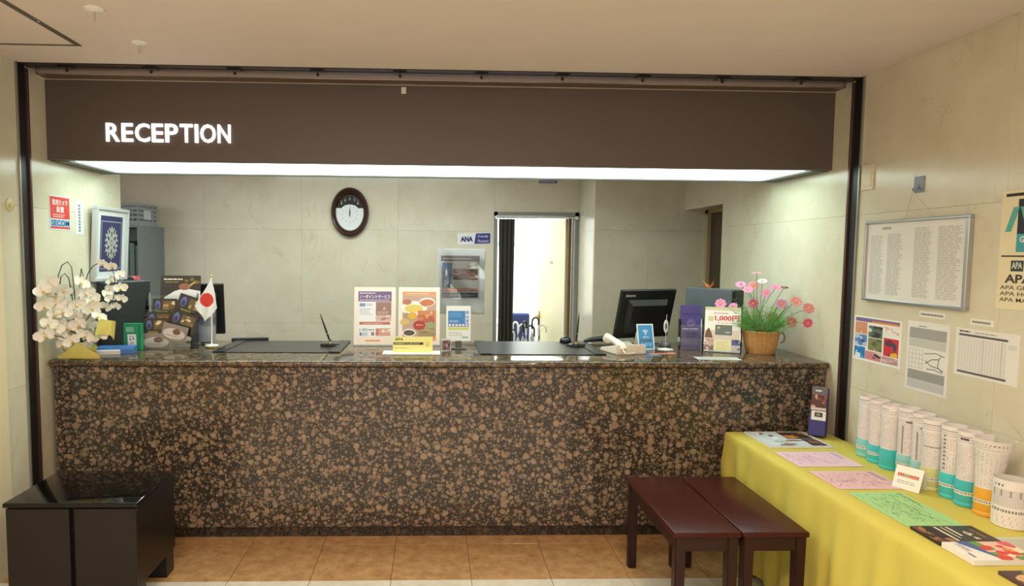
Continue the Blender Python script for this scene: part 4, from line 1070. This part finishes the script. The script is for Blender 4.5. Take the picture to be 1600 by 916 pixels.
s = Sheet(.11, .30, (176, 176, 186), .002); s.photo(.0, .10, .11, .16, [(150, 150, 166), (110, 104, 120), (196, 196, 206)], 8); s.rect(.0, .27, .11, .03, (40, 40, 46), 2); s.rect(.04, .262, .014, .04, (230, 230, 232), 3)
s.obj('paper', t, (-.055, -.005, .02), (R(90), 0, 0))
# green charity box, blue box, orchids
t = thing('charity_box', 'small green collection box with panda emblem beside leaflet rack', 'box', (-1.812, 3.985, HT), (0, 0, R(4)))
GRN = mat('green_card', (28, 140, 96), .4)
B(GRN).box(-.052, .052, -.02, .02, 0, .165, .003).obj('body', t, (0, 0, 0), (R(-4), 0, 0))
s = Sheet(.086, .15, (28, 146, 100), .0006); s.rows(.014, .108, .056, .03, 3, (190, 226, 206), 1, .5); s.rect(.020, .028, .050, .066, (238, 238, 234), 1)
s.oval(.045, .066, .013, .012, (30, 30, 30), 2); s.oval(.043, .073, .009, .008, (240, 240, 238), 3); s.oval(.036, .080, .0035, .0035, (30, 30, 30), 4); s.oval(.051, .080, .0035, .0035, (30, 30, 30), 4); s.oval(.047, .060, .008, .005, (240, 240, 238), 4); s.text('WWF', .034, .036, .022, .009, (30, 30, 30), 2, .02); s.rect(.022, .016, .045, .005, (160, 214, 186), 1)
s.obj('front_label', t, (-.043, -.0212, .008), (R(94), 0, 0))
t = thing('flat_box', 'flat blue and white box lying below the white orchids', 'box', (-1.868, 3.835, HT), (0, 0, R(14)))
B(mat('box_white', (214, 214, 222), .5)).box(-.09, .05, -.035, .07, 0, .026, .002).obj('box_end', t)
B(mat('box_blue', (64, 118, 186), .35)).box(.05, .12, -.03, .09, 0, .034, .002).obj('box_body', t); B(mat('box_blue', (64, 118, 186), .35)).box(-.085, .12, .0, .09, .027, .040, .002).obj('box_lid', t)
oa = thing('orchid_arrangement', 'white artificial orchids with yellow wrapping on counter corner', 'flowers', (-1.985, 3.72, HT))
O = Vector((-1.985, 3.72, HT))
B(mat('pot_white', (214, 210, 196), .4)).lathe([(0, 0), (.045, 0), (.062, .09), (.056, .09), (.042, .01), (0, .01)], 20).obj('pot', oa)
WRP = mat('yellow_wrap', (214, 202, 112), .4, noise=.15, nscale=30)
b = B(WRP)
b.lathe([(.046, .0), (.072, .03), (.085, .06)], 20, wob=lambda a, z: 1+.12*math.sin(a*5+z*30)).obj('wrapping', oa, smooth=40, recalc=False)
b = B(WRP)
b.grid(lambda u, v: (.10+u*.10+.02*v*(1-u), -.04+.05*math.sin(u*3)+.03*v, .13+.10*v*(1-.35*u)-.03*u*(1-v)+.012*math.sin(v*4+u*3)), 8, 8)
b.grid(lambda u, v: (-.085+.23*u, -.078-.03*math.sin(u*3)*v, .004+v*(.02+.075*max(0, 1-abs(u-.55)/.45))), 10, 6)
b.obj('wrapping_fold', oa, smooth=60, recalc=False)
STM = mat('orchid_stem', (70, 78, 52), .6)
for pts in ([(-2.092, 3.68, 1.30), (-2.085, 3.70, 1.479), (-2.075, 3.72, 1.535), (-2.055, 3.74, 1.556), (-2.038, 3.75, 1.527), (-2.022, 3.74, 1.40), (-2.0, 3.72, 1.12)],
            [(-2.09, 3.70, 1.36), (-2.082, 3.72, 1.471), (-2.067, 3.73, 1.491), (-2.05, 3.74, 1.464), (-2.03, 3.73, 1.36), (-2.0, 3.72, 1.12)],
            [(-1.99, 3.73, 1.10), (-2.016, 3.78, 1.42), (-2.01, 3.8, 1.518), (-1.999, 3.8, 1.46)],
            [(-1.98, 3.73, 1.10), (-2.048, 3.90, 1.416), (-2.037, 3.92, 1.483), (-2.008, 3.92, 1.528), (-1.967, 3.92, 1.549), (-1.91, 3.92, 1.525), (-1.883, 3.92, 1.484), (-1.89, 3.94, 1.393), (-1.92, 3.96, 1.30)],
            [(-1.98, 3.72, 1.10), (-2.0, 3.68, 1.25), (-2.055, 3.57, 1.42)], [(-1.98, 3.72, 1.10), (-1.96, 3.70, 1.2), (-1.92, 3.74, 1.28)], [(-1.98, 3.71, 1.10), (-2.03, 3.6, 1.15), (-2.06, 3.5, 1.18)], [(-1.98, 3.71, 1.10), (-1.93, 3.7, 1.13), (-1.89, 3.73, 1.16)]):
    B(STM).tube([Vector(p)-O for p in pts], .003, 6).obj('stem', oa, smooth=60)
b = B(mat('orchid_leaf', (60, 92, 52), .45))
for a, l in ((20, .12), (140, .10), (250, .11), (320, .13), (80, .12)):
    d = Vector((math.cos(R(a)), math.sin(R(a)), 0)); e = Vector((-d.y, d.x, 0))
    if d.x < -.5: continue
    b.grid(lambda u, v: d*(.02+l*u)+e*((v-.5)*.04*math.sin(math.pi*min(.98, u*.9+.1)))+Vector((0, 0, .12+.05*math.sin(u*2.4))), 6, 2)
b.obj('leaves', oa, smooth=60, recalc=False)
PETW = mat('orchid_petal', (248, 244, 234), .6); PETY = mat('orchid_lip', (226, 190, 90), .6)
def blossom():
    b = B(PETW)
    for k, (a, l, wd) in enumerate(((90, .030, .022), (205, .028, .020), (335, .028, .020), (18, .036, .038), (162, .036, .038))):
        ca, sa = math.cos(R(a)), math.sin(R(a))
        def f(u, v, l=l, wd=wd, ca=ca, sa=sa, k=k):
            q = (v-.5)*wd*math.sin(math.pi*(.08+.84*u))**.7; r = .003+l*u; z = .010*u*u-.004*math.sin(math.pi*v)+.001*k
            return (r*ca-q*sa, r*sa+q*ca, z)
        b.grid(f, 5, 4)
    b.use(PETY); b.ball((0, -.004, .006), .007, .8, 1, .9, 8); b.use(PETW); b.ball((0, .003, .009), .004, n=8)
    return b
bl0 = None
ORCH = [(-2.06, 3.557, 1.441), (-2.06, 3.492, 1.404), (-2.06, 3.541, 1.39), (-2.06, 3.602, 1.333), (-2.06, 3.693, 1.392), (-2.06, 3.741, 1.385), (-2.06, 3.5, 1.326), (-1.994, 3.736, 1.433), (-1.988, 3.781, 1.392), (-1.981, 3.781, 1.344), (-1.948, 3.777, 1.336), (-1.925, 3.714, 1.298), (-2.056, 3.755, 1.265), (-1.99, 3.749, 1.282), (-2.06, 3.532, 1.226), (-2.06, 3.636, 1.23), (-2.06, 3.773, 1.192), (-1.98, 3.772, 1.24), (-1.917, 3.757, 1.242), (-2.06, 3.698, 1.121), (-2.012, 3.695, 1.153), (-1.941, 3.694, 1.185), (-1.912, 3.76, 1.186), (-1.895, 3.738, 1.133), (-1.955, 3.747, 1.123), (-2.06, 3.605, 1.157), (-2.06, 3.503, 1.169), (-2.06, 3.669, 1.328), (-2.06, 3.586, 1.273), (-2.06, 3.687, 1.178), (-1.949, 3.909, 1.541), (-1.883, 3.881, 1.526), (-1.871, 3.937, 1.475), (-1.956, 4.01, 1.442), (-1.942, 3.961, 1.39), (-1.842, 3.887, 1.399), (-1.976, 3.994, 1.354), (-1.945, 3.98, 1.33), (-1.909, 3.97, 1.285), (-1.886, 3.996, 1.329), (-1.973, 3.974, 1.28)]
ORCH = ORCH[:30]+[(-2.05, 3.64, 1.10), (-2.01, 3.64, 1.19), (-1.96, 3.65, 1.21), (-1.98, 3.66, 1.26), (-2.03, 3.62, 1.28), (-1.93, 3.66, 1.15), (-2.0, 3.64, 1.12), (-2.05, 3.6, 1.37), (-2.04, 3.56, 1.20), (-1.95, 3.7, 1.38), (-1.97, 3.64, 1.32)]+ORCH[30:]
for k, p in enumerate(ORCH):
    rot = (R(90+random.uniform(-25, 20)), R(random.uniform(-30, 30)), R(28+random.uniform(-35, 35))); sc = random.uniform(1.12, 1.42)
    if k >= 41: sc *= .75
    loc = Vector(p)-O + Vector((.008, 0, 0))
    if bl0 is None: bl0 = blossom().obj('blossom', oa, loc, rot, smooth=60, recalc=False); bl0.scale = (sc,)*3
    else: copy(bl0, oa, loc, rot, (sc,)*3)

# computers
PCD = mat('pc_dark', (40, 44, 47), .45); PCG = mat('pc_grey', (88, 96, 102), .45)
t = thing('desktop_computer', 'slim dark desktop computer standing upright behind white orchids', 'computer', (-2.035, 4.11, HT), (0, 0, R(73)))
B(PCD).box(0, .40, 0, .066, 0, .402, .004).obj('case', t); B(mat('pc_top', (96, 108, 116), .4)).box(.01, .39, .008, .058, .402, .406).obj('top_cover', t)
t2 = thing('pink_ornament', 'tiny pink origami ornament on top of the dark computer', 'ornament', (-1.985, 4.42, HT+.4062))
PNK = mat('origami_pink', (222, 110, 124), .6)
b = B(PNK)
for p in ([(0, 0, 0), (.035, .005, .0), (.02, 0, .04)], [(0, 0, 0), (-.03, .004, .025), (.005, .01, .03)], [(0, 0, .0), (.01, -.015, .0), (.012, -.005, .03)], [(-.01, .01, .0), (.03, .012, .0), (.01, .0, .025)]): b.poly(p)
b.obj('paper_folds', t2, recalc=False)
def monitor(lab, x, y, z0, wd, ht, yaw, tilt, logo):
    t = thing('computer_monitor', lab, 'monitor', (x, y, HT), (0, 0, R(yaw)))
    MB_ = mat('monitor_back', (17, 17, 19), .35)
    p = B(MB_).box(-wd/2, wd/2, -.012, .012, 0, ht, .004).obj('panel', t, (0, 0, z0), (R(tilt), 0, 0))
    b = B(mat('monitor_bulge', (24, 24, 27), .3)); q = wd*.36
    for (a0, a1, y_) in ((0, 0, 0),):
        v0 = [b.bm.verts.new(c) for c in ((-q, -.012, .03), (q, -.012, .03), (q, -.012, ht*.80), (-q, -.012, ht*.80))]
        v1 = [b.bm.verts.new(c) for c in ((-q*.86, -.04, .045), (q*.86, -.04, .045), (q*.86, -.04, ht*.70), (-q*.86, -.04, ht*.70))]
        b._f(v1)
        for k in range(4): b._f([v0[k], v0[(k+1) % 4], v1[(k+1) % 4], v1[k]])
    b.obj('rear_bulge', p)
    B(mat('screen_glass', (10, 12, 16), .1)).box(-wd/2+.012, wd/2-.012, .012, .0125, .015, ht-.012).obj('screen', p)
    if logo:
        me, a0, a1, b0, b1 = text_mesh('lenovo', .02)
        b = B(mat('logo_silver', (180, 182, 186), .35)); k = .075/(a1-a0)
        b.add_mesh(me, Matrix.Translation((-wd/2+.035, ht-.045, 0)) @ Matrix.Diagonal((k, k, 0, 1)))
        b.obj('maker_logo', p, (0, -.0125, 0), FRONT, recalc=False)
    B(MB_).box(-.03, .03, .0, .025, .005, z0+ht*.4).obj('stand_neck', t)
    B(mat('monitor_base', (60, 60, 64), .35)).lathe([(0, 0), (.082, 0), (.086, .004), (.03, .012), (0, .013)], 28, sy=.75).obj('stand_base', t)
monitor('black computer monitor seen from behind between phone and purple leaflets', 1.40, 4.33, .052, .44, .335, 20, 14, True)
monitor('black computer monitor seen from behind at back of flag', -1.555, 4.372, .055, .34, .34, 6, 7, False)
t = thing('desktop_computer', 'grey upright desktop computer with black front beside flower basket', 'computer', (1.925, 4.13, HT), (0, 0, R(-56)))
B(PCG).box(-.345, 0, 0, .105, 0, .385, .004).obj('case', t); B(mat('pc_front_black', (18, 18, 20), .2)).box(0, .022, .0, .105, 0, .382, .006, 2).obj('front_bezel', t); B(PCD).box(.022, .024, .012, .095, .30, .345).obj('drive_door', t)
t = thing('keyboard', 'black keyboard lying behind the small flag and desk mat', 'keyboard', (-1.36, 4.35, HT), (0, 0, R(12)))
t.location = (-1.215, 4.435, HT+.0)
B(BLACK).box(-.14, .10, -.012, .012, 0, .022, .003).obj('body', t)
t = thing('telephone_handset', 'black handset lying at the back of the desk mat', 'handset', (1.135, 4.40, HT))
B(BLACK).tube([(-.10, .0, .012), (-.06, 0, .022), (0, .0, .028), (.06, 0, .03), (.10, 0, .02)], [.010, .016, .018, .020, .012], 12).obj('grip', t, smooth=60)

# white desk telephone
PHW = mat('phone_ivory', (232, 222, 208), .35); PHK = mat('phone_keys', (206, 206, 196), .4)
t = thing('desk_telephone', 'ivory push button desk telephone beside the black desk mat', 'telephone', (1.185, 3.985, HT), (0, 0, R(14)))
b = B(PHW); pr = [(-.105, 0), (.105, 0), (.105, .022), (-.105, .062)]
b.prism([(y, z) for y, z in pr], -.095, .105, Matrix(((0, 0, 1, 0), (1, 0, 0, 0), (0, 1, 0, 0), (0, 0, 0, 1))) @ Matrix.Diagonal((-1, 1, 1, 1)))
bmesh.ops.bevel(b.bm, geom=list(b.bm.edges), offset=.006, segments=2, affect='EDGES'); 
bd = b.obj('body', t, (0, 0, 0), (0, 0, R(180)))
sl = -.04/.21
for i in range(3):
    for j in range(4):
        y = -.03+j*.026; z = .042+(.19*y)
        o = B(PHK).box(-.008, .008, -.008, .008, 0, .006, .001).obj('key', t, (.012+i*.024, y, z+.001))
hs = B(PHW).tube([(-.062, -.100, .030), (-.062, -.090, .050), (-.062, -.05, .064), (-.062, 0, .074), (-.062, .05, .082), (-.062, .085, .084), (-.062, .098, .066)], [.026, .027, .02, .018, .020, .027, .026], 14).obj('handset', t, smooth=60)
cd = []
for k in range(120):
    u = k/119; a = k*1.3
    c = Vector((-.065-.05*math.sin(u*math.pi)+.09*u, -.10-.055*math.sin(u*math.pi), .012+.035*(1-u)**3)); cd.append(c+Vector((.004*math.cos(a), 0, .004*math.sin(a))))
B(PHW).tube(cd, .0025, 5).obj('coiled_cord', t, smooth=60)

# Wi-Fi card, purple holder, 1,000 yen card, small things
t = thing('wifi_card_stand', 'blue and white wireless internet sign card beside telephone', 'card stand', (1.36, 4.085, HT), (0, 0, R(8)))
s = Sheet(.112, .166, (226, 234, 240), .003, .3); s.rect(.008, .008, .096, .15, (70, 148, 204), 0)
for r_ in (.030, .021, .012):
    for k in range(8):
        a, c = R(50+k*10), R(60+k*10); q = r_-.0045
        s.shape([(.056+r_*math.cos(a), .098+r_*math.sin(a)), (.056+r_*math.cos(c), .098+r_*math.sin(c)), (.056+q*math.cos(c), .098+q*math.sin(c)), (.056+q*math.cos(a), .098+q*math.sin(a))], (236, 244, 248), 1)
s.oval(.056, .100, .004, .004, (236, 244, 248), 1); s.text('Wi-Fi', .036, .074, .040, .014, (220, 236, 246), 1, .01); s.rect(.018, .054, .076, .013, (60, 80, 100), 1); s.rows(.022, .057, .066, .007, 1, (150, 180, 200), 2); s.oval(.03, .034, .011, .011, (120, 180, 226), 1); s.oval(.056, .034, .011, .011, (120, 180, 226), 1); s.oval(.082, .034, .011, .011, (120, 180, 226), 1)
s.obj('card', t, (-.056, -.01, .002), (R(76), R(0), 0)); B(WHITE).box(-.056, .056, .0, .003, 0, .12).obj('back_strut', t, (0, .06, 0), (R(18), 0, 0))
t = thing('leaflet_holder', 'clear holder of purple leaflets with crest beside the monitor', 'holder', (1.645, 4.085, HT), (0, 0, R(-3)))
B(CLEAR).box(-.072, .072, -.026, -.023, 0, .165).box(-.072, .072, .022, .025, 0, .25).box(-.072, -.069, -.026, .025, 0, .20).box(.069, .072, -.026, .025, 0, .20).box(-.072, .072, -.026, .025, 0, .003).obj('case', t)
s = Sheet(.128, .282, (84, 74, 150), .012, .4); s.rect(0, .225, .128, .004, (64, 56, 124), 1)
for k in range(7):
    a = R(30+k*20); s.oval(.064+.024*math.cos(a), .160+.022*math.sin(a), .007, .012, (130, 122, 190), 2)
s.oval(.064, .156, .020, .008, (130, 122, 190), 2); s.rows(.012, .128, .104, .009, 1, (206, 200, 226), 2, .8, .03, .02); s.shape([(.034, .075), (.094, .075), (.100, .115), (.028, .115)], (66, 56, 130), 2); s.rect(.0, .0, .128, .072, (124, 112, 166), 1)
s.obj('purple_leaflets', t, (-.064, .004, .004), (R(88), 0, 0))
t = thing('price_card_stand', 'white card reading 1,000円 on a clear leaning stand', 'card stand', (1.812, 4.0, HT), (0, 0, R(-24)))
s = Sheet(.208, .282, (236, 232, 228), .003, .3); s.rect(0, .262, .208, .02, (206, 200, 166), 1); s.rows(.05, .238, .12, .010, 1, (190, 130, 130), 1); s.text('1,000円', .058, .192, .142, .038, (206, 60, 72), 2, .03); s.rect(.02, .192, .03, .03, (206, 206, 160), 1); s.rows(.07, .178, .11, .007, 1, (214, 170, 166), 1)
s.rect(.0, .075, .208, .06, (226, 206, 196), 1); s.rect(.062, .105, .098, .064, (110, 116, 110), 2); s.rect(.075, .145, .014, .012, (206, 186, 120), 3); s.rect(.12, .118, .03, .010, (170, 176, 176), 3); s.shape([(.0, .085), (.01, .13), (.025, .15), (.04, .12), (.05, .085)], (120, 84, 56), 3)
s.rect(.06, .006, .095, .066, (232, 226, 176), 2); s.rows(.07, .014, .075, .05, 4, (206, 196, 150), 3, .3)
s.photo(.0, .005, .056, .036, [(150, 110, 100), (220, 206, 196), (110, 90, 120)], 7, 3); s.photo(.0, .043, .056, .036, [(206, 170, 150), (180, 150, 140), (230, 220, 210)], 7, 3); s.photo(.158, .005, .05, .036, [(200, 190, 196), (140, 100, 90), (226, 210, 196)], 7, 3); s.photo(.158, .043, .05, .036, [(90, 96, 150), (180, 186, 206), (60, 60, 90)], 7, 3)
s.obj('card', t, (-.104, -.03, .006), (R(76), 0, 0)); B(CLEAR).box(-.106, .106, -.05, .05, 0, .003).box(-.106, .106, -.05, -.047, .0, .018).obj('foot', t); B(CLEAR).box(-.106, .106, 0, .003, 0, .25).obj('back_rest', t, (0, -.014, .003), (R(-14), 0, 0))
t = thing('oval_tag_stand', 'white oval tag on a thin stand before the black monitor', 'tag', (1.49, 4.10, HT))
B(WHITE).lathe([(0, 0), (.050, 0), (.052, .004), (.014, .010), (0, .011)], 24).obj('base', t); B(CHROME).tube([(0, 0, .008), (.004, 0, .226)], .002, 6).obj('wire', t)
b = B(WHITE); b.prism([(.020*math.cos(R(q)), .042*math.sin(R(q))) for q in range(0, 360, 15)], -.002, .002); b.use(ink((60, 64, 90))); b.prism([(.009*math.cos(R(q)), .020*math.sin(R(q))) for q in range(0, 360, 30)], -.0025, .0025)
b.obj('oval_plate', t, (.001, 0, .150), (R(90), 0, R(30)))
s = Sheet(.17, .045, (232, 140, 120), .001); s.rows(.01, .008, .14, .028, 3, (206, 96, 80), 1, .4)
tag(s.obj('paper_slip', None, (1.335, 3.895, HT), (0, 0, R(10))), 'orange paper slip lying before the wireless sign', 'slip')
s = Sheet(.09, .06, (90, 110, 140), .001); s.rows(.01, .01, .07, .04, 3, (140, 160, 190), 1, .4)
tag(s.obj('paper_slip', None, (1.285, 3.83, HT), (0, 0, R(-5))), 'small blue paper slip lying beside the orange slip', 'slip')
s = Sheet(.25, .10, (214, 216, 218), .0015, .3); s.rows(.02, .02, .2, .06, 5, (176, 178, 184), 1, .3)
tag(s.obj('paper_sheet', None, (1.545, 3.71, HT), (0, 0, R(-6))), 'white paper sheet lying flat before the purple leaflets', 'paper')
b = B(mat('mouse_cable_grey', (96, 98, 100), .4)).lathe([(.034, 0), (.036, .006), (.032, .020), (.02, .030), (0, .034)], 20, sy=1.45)
ms = thing('computer_mouse', 'dull grey computer mouse behind the wireless sign', 'mouse', (1.545, 4.26, HT)); b.obj('shell', ms, (0, 0, .002), smooth=80); B(BLACK).tube([(0, .05, .01), (-.04, .09, .004), (-.1, .08, .004), (-.16, .1, .004)], .003, 6).obj('cable', ms)

# origami cranes on the computer
ORM = mat('origami_orange', (220, 140, 84), .6)
for (x, y, z, a, lab) in ((1.855, 4.33, HT+.3852, 20, 'orange origami crane perched on top of the grey computer'), (1.985, 4.078, HT+.3822, -60, 'small orange origami crane at the front edge of the grey computer')):
    t = thing('origami_crane', lab, 'origami', (x, y, z), (0, 0, R(a)))
    b = B(ORM)
    for p in ([(-.02, 0, 0), (.02, 0, 0), (0, .008, .028)], [(-.02, 0, 0), (.02, 0, 0), (0, -.008, .028)], [(-.008, 0, .01), (-.06, .004, .075), (-.016, 0, .004)], [(.008, 0, .01), (.055, 0, .03), (.016, 0, .004)], [(.0, .008, .01), (-.01, .05, .05), (.014, .02, .02)], [(.0, -.008, .01), (-.005, -.055, .06), (.016, -.02, .02)]): b.poly(p)
    b.obj('folded_body', t, recalc=False)

# cosmos basket
cosb = thing('cosmos_basket', 'wicker basket of pink cosmos flowers at end of counter', 'flowers', (2.045, 3.975, HT))
OC = Vector((2.045, 3.975, HT))
WK = mat('wicker', (200, 152, 92), .6, noise=.25, nscale=60)
b = B(WK).lathe([(0, 0), (.078, 0), (.082, .006), (.096, .07), (.105, .132), (.110, .138), (.104, .142), (.098, .132), (.088, .07), (.074, .012), (0, .012)], 72, wob=lambda a, z: 1+.032*math.sin(a*24))
b.obj('basket', cosb, smooth=50)
B(mat('wicker_handle', (140, 130, 104), .6)).tube([(.10, -.02, .125), (.125, -.03, .13), (.136, -.03, .105), (.13, -.03, .075), (.115, -.02, .066)], .006, 8).obj('handle', cosb, smooth=60)
COSM = [(2.03, 4.028, 1.511), (2.023, 3.941, 1.465), (1.949, 4.066, 1.438), (2.029, 4.062, 1.433), (1.915, 3.902, 1.414), (2.151, 4.021, 1.424), (2.200, 4.013, 1.423), (2.059, 3.962, 1.392), (1.99, 3.976, 1.328), (2.162, 3.968, 1.326), (2.21, 3.892, 1.345), (2.21, 3.757, 1.315), (2.205, 3.921, 1.218), (2.205, 3.75, 1.231), (2.155, 4.047, 1.235), (2.01, 4.05, 1.194), (1.830, 4.08, 1.315), (1.914, 4.085, 1.297)]
COLS = ['lp', 'wp', 'lp', 'sp', 'lp', 'lp', 'dk', 'lp', 'mp', 'lp', 'sp', 'sp', 'hp', 'hp', 'or', 'or', 'lp', 'lp']
PC = {'lp': (224, 140, 188), 'wp': (236, 200, 220), 'sp': (222, 140, 150), 'mp': (214, 96, 140), 'hp': (224, 90, 132), 'or': (206, 84, 90), 'dk': (110, 56, 60)}
FACE = [80, 70, 60, 45, 55, 60, 75, 30, 5, 10, 40, 30, 0, 0, 5, 15, 30, 40]
STG = mat('cosmos_stem', (84, 130, 66), .6)
proto = {}
rnd = random.Random(3)
for k, (p, c, fc) in enumerate(zip(COSM, COLS, FACE)):
    q = Vector(p)-OC
    base = Vector((rnd.uniform(-.05, .05), rnd.uniform(-.05, .05), .11))
    mid = base*.5+q*.5+Vector((0, 0, .03))
    B(STG).tube([base, (base+mid)/2+Vector((0, 0, .01)), mid, (mid+q)/2+Vector((0, 0, .006)), q], .0018, 5).obj('stem', cosb)
    if c not in proto:
        b = B(mat('cosmos_petal_'+c, PC[c], .6))
        for j in range(8):
            a = R(45*j); ca, sa = math.cos(a), math.sin(a)
            def f(u, v, ca=ca, sa=sa, j=j):
                w_ = (v-.5)*.026*math.sin(math.pi*(.15+.72*u))**.8; r = .004+.031*u; z = .006*math.sin(u*2.2)+.0012*(j % 2)
                return (r*ca-w_*sa, r*sa+w_*ca, z)
            b.grid(f, 4, 2)
        b.use(mat('cosmos_centre', (226, 170, 60), .7)); b.ball((0, 0, .004), .009, 1, 1, .6, 10)
        o = b.obj('cosmos_flower', cosb, smooth=60, recalc=False); proto[c] = o
    else: o = copy(proto[c], cosb)
    o.location = q; o.rotation_euler = (R(90-fc+rnd.uniform(-8, 8)), 0, R(-25+rnd.uniform(-20, 20))); sc = (.78 if c == 'dk' else rnd.uniform(.8, .98)); o.scale = (sc,)*3
LF = mat('cosmos_foliage', (112, 168, 88), .6, noise=.3, nscale=40)
b = B(LF)
for k in range(300):
    a = rnd.uniform(0, 6.28); r_ = .09*math.sqrt(rnd.random()); l = rnd.uniform(.07, .22)
    p0 = Vector((r_*math.cos(a), r_*math.sin(a), .12+rnd.uniform(0, .05)))
    d = Vector((math.cos(a)*rnd.uniform(.2, 1.1), math.sin(a)*rnd.uniform(.2, .9), rnd.uniform(.1, 1.1))).normalized()
    side = d.cross(Vector((rnd.uniform(-1, 1), rnd.uniform(-1, 1), .3))).normalized()*rnd.uniform(.0015, .0034)
    p1 = p0+d*l*.55; p2 = p0+d*l+Vector((0, 0, -.012))
    if p2.x > .19: continue
    b.poly([p0-side*.5, p0+side*.5, p1+side, p1-side]); b.poly([p1-side, p1+side, p2])
    for s_ in (-1, 1):
        for m_ in (.4, .65, .85):
            c0 = p0+d*l*m_; e = (d*.6+side.normalized()*s_*.8).normalized()*rnd.uniform(.014, .028); b.poly([c0, c0+e*.5+d*.0018, c0+e, c0+e*.5-d*.0018])
lfo = b.obj('foliage', cosb, recalc=False); lfo['kind'] = 'stuff'
